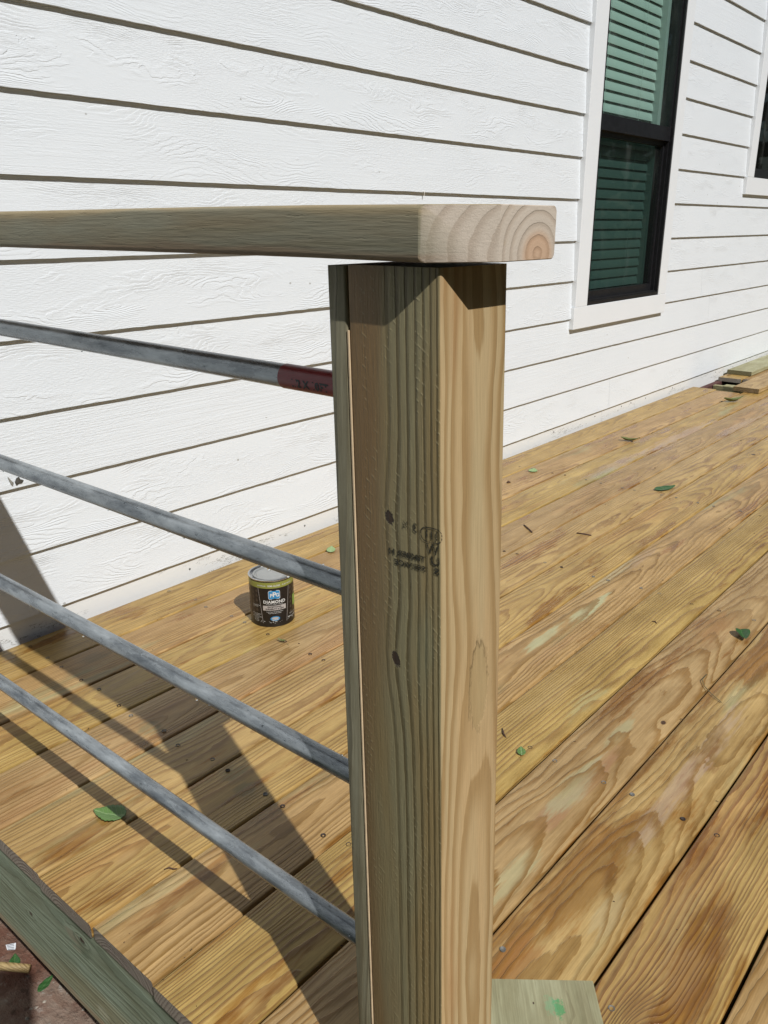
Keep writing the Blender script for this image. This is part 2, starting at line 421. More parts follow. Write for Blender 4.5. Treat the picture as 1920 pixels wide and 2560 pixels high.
# k: row index; board lies between joint k and k+1 (y from J0-k*BW down)
rows = {}
spotdb = [ # world x, y, rx, ry, colour, strength
 (1.40,0.215,0.10,0.030,OR,0.65),(1.33,0.19,0.05,0.02,BRN,0.4),(0.71,0.176,0.09,0.018,(0.33,0.17,0.09),0.7),(0.55,0.185,0.05,0.022,(0.33,0.17,0.09),0.7),(0.40,0.16,0.07,0.02,PG,0.45),
 (0.64,0.19,0.10,0.02,PG,0.5),(0.85,0.20,0.07,0.012,PG,0.45),
 (0.267,0.08,0.05,0.026,OR,0.8),(0.60,0.045,0.10,0.032,(0.30,0.20,0.07),0.55),(0.45,0.07,0.10,0.03,(0.30,0.20,0.07),0.45),(0.42,0.02,0.05,0.02,(0.45,0.38,0.22),0.5),
 (0.853,0.026,0.025,0.012,BRN,0.7),(0.82,0.05,0.25,0.02,MAU,0.45),
 (0.68,-0.028,0.035,0.018,(0.30,0.17,0.06),0.7),(0.52,-0.105,0.035,0.02,BRN,0.75),(0.46,-0.12,0.03,0.016,BRN,0.75),(0.39,-0.10,0.06,0.03,(0.34,0.21,0.09),0.7),
 (0.36,-0.125,0.05,0.02,BRN,0.7),(0.31,-0.08,0.03,0.02,BRN,0.6),(0.48,-0.06,0.07,0.02,(0.38,0.27,0.12),0.5),(0.56,-0.09,0.03,0.014,(0.36,0.2,0.06),0.6),
 (1.31,0.497,0.11,0.017,PG,0.85),(1.10,0.508,0.09,0.014,PG,0.8),(1.55,0.55,0.14,0.02,(0.42,0.40,0.25),0.6),(1.72,0.535,0.10,0.018,(0.34,0.24,0.17),0.6),(1.05,0.46,0.10,0.02,(0.36,0.2,0.1),0.45),
 (0.36,1.235,0.035,0.030,DG,0.5),(0.30,1.205,0.03,0.02,DG,0.35),(0.275,0.905,0.022,0.028,DG,0.6),(0.285,0.67,0.025,0.022,DG,0.6),(0.27,0.62,0.02,0.02,DG,0.55),
 (3.2,1.00,0.40,0.045,MAU,0.8),(2.6,1.03,0.25,0.03,MAU,0.6),(3.6,0.86,0.3,0.04,MAU,0.5),(2.2,1.13,0.1,0.01,OR,0.5),(1.95,1.02,0.10,0.008,OR,0.5),
 (0.35,0.62,0.0001,0.0001,OR,0),(0.12,0.50,0.05,0.03,(0.34,0.22,0.08),0.4),(0.25,0.30,0.08,0.03,(0.28,0.17,0.06),0.5),(0.17,0.62,0.05,0.03,(0.36,0.22,0.10),0.4),
 (0.05,0.64,0.02,0.01,(0.36,0.22,0.10),0.5),(0.9,0.37,0.12,0.03,(0.38,0.27,0.12),0.4),(0.9,0.30,0.08,0.02,PG,0.35)]
pr = {  # per row look: y0 pith offset, h0, tilt, slope, rw, contrast, warp, heart, wet
 -8: dict(y0=0.03,h0=-0.07,tilt=0.010,rw=0.0045,contrast=0.75), -7: dict(y0=-0.05,h0=-0.03,tilt=0.012,rw=0.005,contrast=0.8,warp=0.016),
 -6: dict(y0=0.02,h0=-0.09,tilt=-0.012,rw=0.006,contrast=0.7,heart=PINKW), -5: dict(y0=0.00,h0=-0.06,tilt=0.016,rw=0.0053,contrast=0.75,heart=PINKW),
 -4: dict(y0=-0.03,h0=-0.05,tilt=0.014,rw=0.006,contrast=0.8), -3: dict(y0=0.01,h0=-0.045,tilt=0.020,rw=0.0051,contrast=0.85,heart=PINKW),
 -2: dict(y0=0.015,h0=-0.06,tilt=0.022,rw=0.0061,contrast=0.95), -1: dict(y0=-0.06,h0=-0.075,tilt=0.012,rw=0.0049,contrast=0.85),
 0: dict(y0=-0.008,h0=-0.055,tilt=0.045,rw=0.0070,contrast=1.0,warp=0.020), 1: dict(y0=-0.01,h0=-0.055,tilt=0.028,rw=0.0078,contrast=0.75,warp=0.034,wet=0.85),
 2: dict(y0=0.075,h0=-0.05,tilt=0.015,rw=0.0051,contrast=1.0,warp=0.018,heart=PINKW,wet=0.85), 3: dict(y0=0.02,h0=-0.05,tilt=0.02,rw=0.006,contrast=0.95,warp=0.02,wet=0.8),
 4: dict(y0=0,h0=-0.06,tilt=0.01,rw=0.006), 5: dict(y0=0.03,h0=-0.06,tilt=0.01,rw=0.006)}
HOLE_ROWS = {-8: 4.46, -7: 4.43}
board_mats = {}
for k in range(-8, 6):
    P = dict(pr[k]); heart = P.pop('heart', None); wet = P.pop('wet', 0.35)
    yc = J0 - (k+0.5)*BW
    sps = [(x, y-yc, rx, ry, c, st) for (x, y, rx, ry, c, st) in spotdb if abs(y-yc) < BW/2 and st > 0]
    kn = {2: [(0.262, 0.004+0.0, 0.014, 0.030)], 0: [(0.93,-0.05,0.006,0.006)], -4: [(4.0,0.01,0.012,0.02)], -3: [(3.1,0.02,0.010,0.02)]}.get(k, [])
    ii = (k+8) % 5
    board_mats[k] = wood('wet_pine_%d' % (k+8), 'X', seed=k*3.37+40, early=EARLY[ii], late=LATE[(k+8) % 3], end=ENDC, end_mix=0.9, heart=heart,
        heart_amt=0.7, wetc=WETC, wet_amt=wet, wet_dark=0.8, rough=0.42, spots=sps, knots=kn, green=GREENW if k in (-6,-4,-2,1,-7) else None, green_amt=0.35, **P)
    segs = [(EX + random.uniform(-0.002, 0.002), 9.0)]
    if k in HOLE_ROWS: segs = [(segs[0][0], HOLE_ROWS[k]), (4.90+0.02*(k+8), 9.0)]
    for (a, b) in segs:
        wd = BW - 0.0042 + random.uniform(-0.0006, 0.0004)
        sl2 = [a+0.3*q for q in range(1, int((b-a)/0.3))] if b-a < 12 else []
        v, f = plank_mesh('deck_board', a, b, wd, 0.025, 0.0042, sl2, 0.0010, k*1.3)
        o = obj('deck_board', v, f, board_mats[k], deck, (0, yc, random.uniform(-0.0008, 0.0006)))
        if k in (-7, -8) and a > 4: o.location.z = -0.001
        for p_ in o.data.polygons:
            if len(p_.vertices) == 4: p_.use_smooth = True
        o.data.set_sharp_from_angle(angle=math.radians(50))
# rim joist (pale green treated 2x8) and framing below
M_RIM = wood('green_treated_rim', 'YZ', seed=3.3, y0=-0.02, h0=-0.06, tilt=0.03, slope=0.02, rw=0.0085, early=(0.265,0.33,0.26), late=(0.145,0.20,0.15), contrast=0.6, warp=0.03,
             heart=(1.2,0.95,0.8), heart_amt=0.35, end=ENDC, rough=0.7, bumpd=0.0006, knots=[(0.107, -0.035, 0.0055, 0.020), (0.272, -0.092, 0.0040, 0.016)], late_w=(0.4,0.85,0.93,1.0),
             spots=[(0.3,-0.184,0.9,0.010,(0.34,0.20,0.12),0.8), (0.075,-0.155,0.018,0.010,(0.45,0.45,0.33),0.9), (0.107,-0.055,0.012,0.02,(0.07,0.10,0.06),0.6), (0.13,-0.05,0.02,0.02,(0.26,0.18,0.12),0.5)])
# knots use (length, last-but-one axis): rim faces X, so build its local axes as Y length, Z height
def wood_yz(*a, **k): return wood(*a, **k)
v, f = box_vf(0, 0.038, -0.95, 0.94, -0.19, 0.0)
rim = obj('rim_joist', v, f, M_RIM, deck, (EX+0.0045, 0.5, -0.0265))
bm = bmesh.new(); bm.from_mesh(rim.data)
bmesh.ops.bevel(bm, geom=[e for e in bm.edges], offset=0.003, segments=2, affect='EDGES'); bm.to_mesh(rim.data); bm.free()
rim['label'] = 'pale green treated rim board under the cut board ends'
M_JOIST = wood('joist_wood', 'Y', seed=8.0, h0=-0.1, rw=0.008, early=(0.33,0.33,0.20), late=(0.2,0.17,0.09), contrast=0.5, end=ENDC)
x = 0.28
while x < 8.9:
    box('joist', x-0.019, x+0.019, -0.43, 1.40, -0.2105, -0.0265, M_JOIST, deck, 0.002, 1)
    x += 0.4064
box('ledger', 0.02, 8.9, 1.403, 1.438, -0.2105, -0.0265, plain('dark_red_ledger', (0.09,0.035,0.03), 0.8, 0, 0.3, 12), deck, 0.002, 1)
# screws
sv = []; sf = []
def screw(x, y, r=0.0042, zt=0.0004):
    vs = [(math.cos(2*math.pi*q/10)*r, math.sin(2*math.pi*q/10)*r, 0) for q in range(10)] + [(math.cos(2*math.pi*q/10)*r*0.45, math.sin(2*math.pi*q/10)*r*0.45, -0.0004) for q in range(10)]
    return vs
scv = [(math.cos(2*math.pi*q/10)*0.0043, math.sin(2*math.pi*q/10)*0.0043, z) for z in (-0.004, 0.0) for q in range(10)] + [(math.cos(2*math.pi*q/10)*0.0016, math.sin(2*math.pi*q/10)*0.0016, -0.0016) for q in range(10)]
scf = [(q, (q+1) % 10, 10+(q+1) % 10, 10+q) for q in range(10)] + [(10+q, 10+(q+1) % 10, 20+(q+1) % 10, 20+q) for q in range(10)] + [tuple(range(20, 30))]
scr0 = None
n_scr = 0
for k in range(-8, 4):
    yc = J0 - (k+0.5)*BW
    xx = 0.28; jn = 0
    while xx < 2.8:
        for dy in (-0.045, 0.045):
            if scr0 is None:
                scr0 = obj('screw_head', scv, scf, M_ZINC, deck); o = scr0
                dark_me = scr0.data.copy(); dark_me.materials.clear(); dark_me.materials.append(M_HOLE)
            else:
                o = scr0.copy(); COL.objects.link(o)
            if random.random() < 0.3: o.data = dark_me
            o.location = (xx+random.uniform(-0.008, 0.008), yc+dy+random.uniform(-0.008, 0.008), 0.0010); n_scr += 1
        xx += 0.4064*(1 if jn < 1 else 2); jn += 1

# ------------------------------------------------------------------ house wall
WY = 1.4401
house = empty('house_wall', (0, WY, 0))
house.location = (0, 0, 0)
tag(house, 'white lap siding house wall with embossed wood grain', 'house')
LAPS = [0.0512, 0.205, 0.366, 0.5255, 0.689, 0.8545, 1.0225, 1.186, 1.349, 1.512, 1.676, 1.840, 2.004, 2.168, 2.332, 2.496, 2.66, 2.824, 2.988, 3.152]
TH, STEP = 0.0092, 0.0105
XL, XR = -3.2, 9.5
WIN = [  # outer trim x0,x1, bottom, top ; frame opening x0,x1,z0,z1
 dict(tx0=2.897, tx1=3.888, tz0=0.4795, fx0=3.008, fx1=3.795, fz0=0.576, fz1=2.12),
 dict(tx0=4.955, tx1=6.15, tz0=1.088, fx0=5.062, fx1=6.04, fz0=1.186, fz1=2.32)]
seams = {0: [3.356], 1: [2.31], 2: [0.62-3.0, 4.62], 3: [4.45], 4: [0.02], 5: [6.3], 6: [1.9+4.6], 7: [-0.7], 8: [6.6], 9: [-1.5], 10: [-0.9]}
def siding_piece(x0, x1, z0, z1, zlow):
    # sloping lap board; zlow = z of the uncut board's bottom edge
    def yf(z): return WY + (z-zlow)*STEP/0.164
    n = max(1, int((x1-x0)/0.02)); n = min(n, 160)
    v = []; f = []
    for i in range(n+1):
        x = x0 + (x1-x0)*i/n
        dz = noise.noise(Vector((x*55, zlow*7, 0)))*0.0011 if z0 == zlow else 0
        v += [(x, yf(z0), z0+dz), (x, yf(z1), z1), (x, yf(z1)+TH, z1), (x, yf(z0)+TH, z0+dz)]
    for i in range(n):
        a = 4*i
        for q in range(4): f.append((a+q, a+(q+1) % 4, a+4+(q+1) % 4, a+4+q))
    f.append((0,1,2,3)); f.append((4*n, 4*n+1, 4*n+2, 4*n+3))
    cx = (x0+x1)/2
    o = obj('siding_board', [(p[0]-cx, p[1]-WY, p[2]-zlow) for p in v], f, M_WHITE, house, (cx, WY, zlow))
    return o
for i, zl in enumerate(LAPS):
    zt = (LAPS[i+1] if i+1 < len(LAPS) else zl+0.164) + 0.012
    cuts = sorted([XL] + seams.get(i, []) + [XR])
    for a, b in zip(cuts[:-1], cuts[1:]):
        parts = [(a + (0.0008 if a > XL else 0), b - (0.0008 if b < XR else 0), zl, zt)]
        for w_ in WIN:
            wt = w_['fz1'] + 0.09
            new = []
            for (p0, p1, q0, q1) in parts:
                if p1 <= w_['tx0'] or p0 >= w_['tx1'] or q1 <= w_['tz0'] or q0 >= wt: new.append((p0, p1, q0, q1)); continue
                if p0 < w_['tx0']: new.append((p0, w_['tx0']-0.001, q0, q1))
                if p1 > w_['tx1']: new.append((w_['tx1']+0.001, p1, q0, q1))
                m0, m1 = max(p0, w_['tx0']-0.001), min(p1, w_['tx1']+0.001)
                if q0 < w_['tz0']-0.004: new.append((m0, m1, q0, w_['tz0']-0.001))
                if q1 > wt+0.004: new.append((m0, m1, wt+0.001, q1))
            parts = new
        for (p0, p1, q0, q1) in parts:
            if p1-p0 > 0.01: siding_piece(p0, p1, q0, q1, zl)
# base board under the lowest lap, with nails
for a, b in ((XL, 0.1), (0.1015, 3.30), (3.3015, 3.69), (3.6915, XR)):
    box('base_board', a, b, WY+0.0102, WY+0.020, -0.20, 0.058, M_BASE, house)
for (x, z) in [(0.783,0.018),(1.231,0.020),(2.05,0.020),(2.821,0.026),(3.229,0.028),(3.525,0.030),(3.64,0.030),(3.828,0.026),(4.2,0.028),(4.9,0.027),(5.5,0.027),(6.1,0.028)]:
    r = 0.0032
    v, f = tube_vf([(x, WY+0.014, z), (x, WY+0.0092, z)], r, 8)
    obj('nail_head', v, f, M_HOLE if x > 1.5 else plain('grey_nail', (0.22,0.23,0.23), 0.5, 0.3), house)
for (x, z) in [(3.30,0.085),(3.9,0.085),(4.05,0.09)]:
    v, f = tube_vf([(x, WY+0.008, z), (x, WY+0.004, z)], 0.003, 8); obj('nail_head', v, f, M_HOLE, house)
# sheathing behind boards (pieces round the openings) and dark rooms behind the windows
ys0, ys1 = WY+0.024, WY+0.10
xs = [XL, WIN[0]['fx0'], WIN[0]['fx1'], WIN[1]['fx0'], WIN[1]['fx1'], XR]
sh = [(xs[0], xs[1], -0.25, 3.3), (xs[1], xs[2], -0.25, WIN[0]['fz0']), (xs[1], xs[2], WIN[0]['fz1'], 3.3), (xs[2], xs[3], -0.25, 3.3),
      (xs[3], xs[4], -0.25, WIN[1]['fz0']), (xs[3], xs[4], WIN[1]['fz1'], 3.3), (xs[4], xs[5], -0.25, 3.3)]
v = []; f = []
for (a, b, c, d) in sh:
    vv, ff = box_vf(a, b, ys0, ys1, c, d, len(v)); v += vv; f += ff
obj('sheathing', v, f, M_SHEATH, house)
v = []; f = []
vv, ff = box_vf(2.0, 7.2, ys1+0.02, WY+3.0, -0.2, 2.6); v += vv; f += [q for q in ff if q != (0,1,5,4)]
obj('room_shell', v, f, M_ROOM, house)

def ringframe(x0, x1, z0, z1, w, y0, y1, wb=None, wt=None):
    wb = w if wb is None else wb; wt = w if wt is None else wt
    v = []; f = []
    for (a, b, c, d) in ((x0, x0+w, z0, z1), (x1-w, x1, z0, z1), (x0+w, x1-w, z0, z0+wb), (x0+w, x1-w, z1-wt, z1)):
        if b-a < 1e-5 or d-c < 1e-5: continue
        vv, ff = box_vf(a, b, y0, y1, c, d, len(v)); v += vv; f += ff
    return v, f
def make_window(w_, meet, part_label):
    win = empty('window', ((w_['fx0']+w_['fx1'])/2, WY, w_['fz0'])); win.parent = house
    win['label'] = part_label
    inv = Matrix.Translation(-Vector(win.location))
    def put(o): o.parent = win; o.matrix_parent_inverse = inv
    yt0 = WY - 0.0145; tt = w_['fz1']+0.089
    ztop_b = w_['fz0'] - 0.001
    for (a, b, c, d) in ((w_['tx0'], w_['fx0']-0.001, ztop_b+0.0006, tt-0.09), (w_['fx1']+0.001, w_['tx1'], ztop_b+0.0006, tt-0.09),
                         (w_['tx0']-0.006, w_['tx1']+0.012, w_['tz0'], ztop_b), (w_['tx0']-0.004, w_['tx1']+0.004, tt-0.089, tt)):
        put(box('trim_board', a, b, yt0, WY+0.022, c, d, M_TRIM, None, 0.0012, 1))
    x0, x1, z0, z1 = w_['fx0'], w_['fx1'], w_['fz0'], w_['fz1']
    v, f = ringframe(x0, x1, z0, z1, 0.013, WY-0.0115, WY+0.060, 0.016, 0.016); put(obj('frame', v, f, M_BLACK))
    v, f = ringframe(x0+0.0132, x1-0.0132, meet+0.0, z1-0.0162, 0.012, WY+0.002, WY+0.026, 0.062, 0.02); put(obj('upper_sash', v, f, M_BLACK))
    v, f = ringframe(x0+0.0132, x1-0.0132, z0+0.0162, meet+0.0, 0.026, WY+0.022, WY+0.050, 0.040, 0.022); put(obj('lower_sash', v, f, M_BLACK))
    v, f = box_vf(x0+0.014, x1-0.014, WY-0.004, WY+0.021, z0+0.0162, z0+0.022); put(obj('sill', v, f, M_BLACK))
    # inner stops giving the stepped right jamb
    v, f = box_vf(x1-0.022, x1-0.0134, WY+0.006, WY+0.0215, z0+0.0225, meet-0.001); put(obj('jamb_stop', v, f, M_BLACK))
    v, f = box_vf(x1-0.046, x1-0.0134, WY+0.0605, WY+0.12, z0, z1); put(obj('jamb_liner', v, f, plain('white_jamb_liner', (0.55,0.57,0.55), 0.5)))
    def pane(name, a, b, c, d, y, mat):
        v, f = box_vf(a, b, y-0.002, y+0.002, c, d)
        # single sheet: keep one face so tint applies once
        o = obj(name, [(a,y,c),(b,y,c),(b,y,d),(a,y,d)], [(0,1,2,3)], mat); put(o); return o
    pane('pane', x0+0.025, x1-0.025, meet+0.06, z1-0.034, WY+0.016, M_GLASS)
    pane('pane', x0+0.038, x1-0.038, z0+0.054, meet-0.020, WY+0.036, M_GLASS2)
    return win
make_window(WIN[0], 1.302, 'tall black framed double sash window with blinds behind it')
make_window(WIN[1], 1.72, 'second window cut by the right edge of the view')

# ------------------------------------------------------------------ window blind
blind = empty('window_blind', (3.40, WY+0.095, 2.1))
tag(blind, 'white slatted blind hanging closed behind the tall black framed window', 'blind')
bi = Matrix.Translation(-Vector(blind.location))
slw, th_ = 0.050, 0.0028
sv = []
ang = math.radians(72)
cr = []
for k in range(7):
    t = (k/6-0.5)*slw; c0 = 0.0035*(1-(2*k/6-1)**2)
    cr.append((t, c0))
vs = []; fs = []
for sx in (-0.376, 0.376):
    for (t, c0) in cr:
        # tilted: outer (towards -Y) edge down
        vs.append((sx, -math.cos(ang)*t*1.0 - math.sin(ang)*c0, -math.sin(ang)*t + math.cos(ang)*c0))
    for (t, c0) in reversed(cr):
        vs.append((sx, -math.cos(ang)*t - math.sin(ang)*(c0-th_), -math.sin(ang)*t + math.cos(ang)*(c0-th_)))
n = 14
fs = [(q, (q+1) % n, n+(q+1) % n, n+q) for q in range(n)] + [tuple(range(n)), tuple(range(n, 2*n))]
slat0 = obj('slat', vs, fs, M_SLAT, None)
slat0.parent = blind
zb = 0.655; q = 0
while zb < 2.08:
    o = slat0 if q == 0 else slat0.copy()
    if q: COL.objects.link(o)
    o.parent = blind
    o.location = Vector((random.uniform(-0.002, 0.002), 0, zb)) - Vector((0, 0, 2.1)); o.rotation_euler = (math.radians(random.uniform(-2, 2)), 0, 0)
    zb += 0.0449; q += 1
for dx in (-0.20, 0.16):
    v, f = tube_vf([(dx, -0.022, -1.47), (dx, -0.022, -0.01)], 0.0008, 5); obj('ladder_cord', v, f, M_SLAT, blind)
v, f = box_vf(-0.376, 0.376, -0.02, 0.02, -1.496, -1.478); obj('bottom_rail', v, f, M_SLAT, blind)
v, f = box_vf(-0.376, 0.376, -0.03, 0.03, -0.005, 0.05); obj('head_rail', v, f, M_SLAT, blind)

# ------------------------------------------------------------------ railing post
LX, LY = 0.0122, 0.0362
def lean(v): return [(x+LX*z, y+LY*z, z) for (x, y, z) in v]
PH = 0.8925
GRY = (0.30,0.34,0.285)
# post timber: local axes, grain along Z
post = empty('railing_post', (0, 0, 0))
tag(post, 'treated timber post with two faces in view under the railing cap', 'post')
def post_wood():
    g = G('post_timber')
    o = g.sep(g.tc.outputs['Object']); Xx, Yy, Z = o
    Xs = Xx - Z*LX; Ys = Yy - Z*LY
    nn = g.sep(g.tc.outputs['Normal'])
    front = nn[1].abs().ss(0.5, 0.75)           # faces looking along Y
    # --- tan flat-sawn face (normal -Y): coordinate across = X
    w1 = g.noise(g.vec(Z*2.3, Xs*9.0, 1.0), 1.0, 2.0, 0.5, col=True)
    a = Xs - 0.052 + (w1[0]-0.5)*0.022; b = (w1[1]-0.5)*0.045 + Z*0.028 + 0.018
    r = (a*a + b*b*1.0).sqrt() + (g.noise(g.vec(Z*9.0, Xs*30.0, 0.0), 1.0, 3.0)-0.5)*0.004
    fn = g.noise(g.vec(Z*22.0, Xs*420.0, 0.0), 1.0, 3.0, 0.6)
    fr = (r/0.0078 + (fn-0.5)*0.18).fract()
    la = fr.ss(0.25, 0.75)*fr.ss(1.0, 0.9)
    tone = g.noise(g.vec(Z*1.3, Xs*14.0, 7.0), 1.0, 3.0, 0.5)
    c1 = g.mix(tone.ss(0.35, 0.65), (0.50,0.345,0.175,1), (0.45,0.36,0.205,1))
    c1 = g.mix(la*(tone*1.5).clamp()*0.88, c1, (0.28,0.165,0.058,1))
    org = g.noise(g.vec(Z*3.0+4.0, Xs*22.0, 3.0), 1.0, 3.0, 0.5).ss(0.56, 0.70)
    c1 = g.mix(org*0.55, c1, (0.36,0.20,0.085,1))
    fx_, fz_ = (Xs-0.055)/0.015, (Z-0.535)/0.045
    fj = g.noise(g.vec(Z*60.0, Xs*260.0, 4.0), 1.0, 3.0, 0.6)
    flake = ((fx_*fx_+fz_*fz_).sqrt() + (fj-0.5)*0.9).ss(1.05, 0.85)
    c1 = g.mix(flake*0.40, c1, (0.33,0.245,0.115,1))
    fl2 = (flake*(1.0-flake)*4.0).clamp()
    c1 = g.mix(fl2*0.35*Z.ss(0.52, 0.58), c1, (0.16,0.10,0.04,1))
    c1 = g.mix(1.0, c1, g.mix(((fn-0.5)*1.5+0.5).clamp(), (0.84,0.82,0.79,1), (1.10,1.10,1.10,1)), 'MULTIPLY')
    # smooth crack-out flake near z .57
    # --- green grey rough face (normal -X): straight rings getting tighter to the near arris
    w2 = g.noise(g.vec(Z*1.6, Ys*6.0, 11.0), 1.0, 2.0, 0.5)
    kz1, ky1, kz2, ky2 = 0.6955, 0.0525, 0.5685, 0.0485
    y2 = Ys + (w2-0.5)*0.010
    def kd(kz, ky, rr): 
        dz, dy = (Z-kz)/(rr*2.4), (Ys-ky)/rr
        return dz*dz+dy*dy
    y2 = y2 - (kd(kz1, ky1+0.004, 0.016)*-0.6).exp()*0.006 - (kd(kz2, ky2+0.006, 0.018)*-0.6).exp()*0.009
    pz = (y2.max(0.0)+0.012).sqrt()*47.0 + (g.noise(g.vec(Z*30.0, Ys*300.0, 2.0), 1.0, 2.0)-0.5)*0.25
    f2 = pz.fract()
    l2 = f2.ss(0.45, 0.85)*f2.ss(1.0, 0.93)*(y2.ss(0.060, 0.046)*0.9+0.1)
    pat = g.noise(g.vec(Z*2.2, Ys*17.0, 5.0), 1.0, 3.0, 0.55)
    c2 = g.mix(pat.ss(0.35, 0.62), (0.33,0.265,0.145,1), (0.325,0.315,0.215,1))
    hrt = g.noise(g.vec(Z*1.5+3.0, Ys*13.0, 8.0), 1.0, 3.0, 0.5)
    hz = (hrt + (Ys-0.040)*7.0).ss(0.50, 0.80)
    c2 = g.mix(hz*0.75, c2, (0.27,0.165,0.075,1))
    c2 = g.mix(l2*0.80, c2, (0.11,0.09,0.042,1))
    gb = g.noise(g.vec(Z*4.0+9.0, Ys*20.0, 4.0), 1.0, 3.0, 0.5).ss(0.55, 0.7)
    c2 = g.mix(gb*0.35, c2, (0.24,0.31,0.25,1))
    f3 = g.noise(g.vec(Z*30.0, Ys*600.0, 1.0), 1.0, 2.0, 0.6)
    c2 = g.mix(1.0, c2, g.mix(((f3-0.5)*1.6+0.5).clamp(), (0.84,0.84,0.84,1), (1.12,1.12,1.12,1)), 'MULTIPLY')
    sn = g.noise(g.vec(Z*5.0, Ys*12.0, 3.0), 1.0, 2.0)
    sp = ((Z*(2*math.pi/0.0084) - Ys*520.0 + sn*5.0).sin()*0.5+0.5).pow(7.0)
    msk = g.noise(g.vec(Z*160.0, Ys*420.0, 6.0), 1.0, 2.0, 0.6).ss(0.44, 0.62)*(g.noise(g.vec(Z*7.0, Ys*75.0, 6.0), 1.0, 3.0).ss(0.45, 0.62))
    c2 = g.mix(sp*msk*0.38, c2, (0.50,0.48,0.33,1))
    jn = g.noise(g.vec(Z*260.0, Ys*260.0, 5.0), 1.0, 3.0, 0.6)
    kh = None
    for (kz, ky, rz_, ry_, sk) in ((kz1, ky1, 0.0070, 0.0050, -0.35), (kz2, ky2, 0.0085, 0.0048, -0.35)):
        dz, dy = (Z-kz + (Ys-ky)*0.35)/rz_, (Ys-ky + (Z-kz)*sk)/ry_
        m = ((dz*dz+dy*dy).sqrt() + (g.noise(g.vec(Z*420.0, Ys*420.0, 9.0), 1.0, 4.0, 0.7)-0.5)*1.3)
        core = m.ss(1.0, 0.75); rim_ = m.ss(1.45, 1.1)
        c2 = g.mix(rim_*0.4, c2, (0.36,0.33,0.2,1))
        c2 = g.mix(core*0.93, c2, g.mix(jn, (0.012,0.008,0.008,1), (0.07,0.04,0.035,1)))
        kh = core if kh is None else kh + core
    # darker, browner tint over the whole rough face
    c2 = g.mix(1.0, c2, (0.84,0.77,0.64,1), 'MULTIPLY')
    col = g.mix(front, c2, c1)
    h = (la*0.35 + fn*0.5 - flake*0.9)*front + (l2*-0.4 + f3*0.45 + sp*msk*0.24 - kh*4.0 + jn*0.15)*(1.0-front)
    rg = X(g, g.sep(g.vec(0.62,0,0))[0].v) - (1.0-front)*0.06
    return g.principled(col, rg, 0.0, g.bump(h, 0.0009), spec=0.35)
M_POST = post_wood()
def leaned_prism(name, x0, x1, y0, y1, z0, z1, mat, parent, r=0.003):
    prof = rounded_profile(x1-x0, y1-y0, r, 3); n = len(prof); v = []; f = []
    zs = [z0 + (z1-z0)*q/12 for q in range(13)]
    for z in zs:
        for (a, b) in prof: v.append((x0+a, y0+b, z))
    for j in range(len(zs)-1):
        for k in range(n): f.append((j*n+k, j*n+(k+1) % n, (j+1)*n+(k+1) % n, (j+1)*n+k))
    f.append(tuple(range(n))); f.append(tuple(range(len(v)-n, len(v))))
    o = obj(name, lean(v), f, mat, parent)
    for p_ in o.data.polygons:
        if len(p_.vertices) == 4: p_.use_smooth = True
    o.data.set_sharp_from_angle(angle=math.radians(60))
    return o
leaned_prism('timber', 0, 0.089, 0, 0.0905, 0.0, PH, M_POST, post, 0.0028)
M_STRIP = wood('strip_board', 'Z', seed=5.0, y0=0.02, h0=0.30, tilt=0.01, rw=0.010, early=(0.275,0.27,0.20), late=(0.19,0.175,0.12), contrast=0.6, warp=0.02, heart=(1.15,0.95,0.75), heart_amt=0.3,
               rough=0.65, bumpd=0.0004)
sb = leaned_prism('side_board', 0.0, 0.089, 0.0918, 0.1125, 0.0, PH-0.001, M_STRIP, post, 0.003)
sb['label'] = 'grey green side board nailed behind the post'
M_LIP = plain('fresh_cut_edge', (0.62,0.47,0.30), 0.6, 0, 0.1, 80)
leaned_prism('edge_sliver', -0.0004, 0.003, 0.0903, 0.0921, 0.0, PH-0.05, M_LIP, post, 0.0004)

# ink stamp on the rough face, mirrored, reading down the grain side
gi = G('faded_ink')
inn = gi.noise(gi.tc.outputs['Object'], 420.0, 3.0, 0.7)
gi.principled((0.028,0.026,0.016,1), 0.7)
tr = gi.nt.nodes.new('ShaderNodeBsdfTransparent'); mxs = gi.nt.nodes.new('ShaderNodeMixShader')
gi.nt.links.new((inn.ss(0.32, 0.55)*0.85+0.1).v, mxs.inputs[0]); gi.nt.links.new(tr.outputs[0], mxs.inputs[1]); gi.nt.links.new(gi.bsdf.outputs[0], mxs.inputs[2])
gi.nt.links.new(mxs.outputs[0], gi.out.inputs[0])
M_INK = gi.m
stamp_v = []; stamp_f = []
def stamp_text(txt, yc, zc, size, bold=0.0, rot=-0.22, sx=1.0):
    v, f = text_mesh(txt, size, bold)
    b = len(stamp_v)
    for (x, y, z) in v:
        x *= sx
        # seen from -X: image right = -Y. mirrored text -> text x runs along +Y ... reversed
        u = x*math.cos(rot) - y*math.sin(rot); w_ = x*math.sin(rot) + y*math.cos(rot)
        stamp_v.append((-0.0006, yc + u, zc + w_))
    for q in f: stamp_f.append(tuple(i+b for i in q))
def stamp_stroke(pts, w_):
    b = len(stamp_v)
    for j in range(len(pts)):
        p0 = Vector(pts[max(0, j-1)]); p1 = Vector(pts[min(len(pts)-1, j+1)])
        d = (p1-p0).normalized(); nrm = Vector((-d.y, d.x))*w_/2; p_ = Vector(pts[j])
        stamp_v.append((-0.0006, p_.x+nrm.x, p_.y+nrm.y)); stamp_v.append((-0.0006, p_.x-nrm.x, p_.y-nrm.y))
    for j in range(len(pts)-1): stamp_f.append((b+2*j, b+2*j+1, b+2*j+3, b+2*j+2))
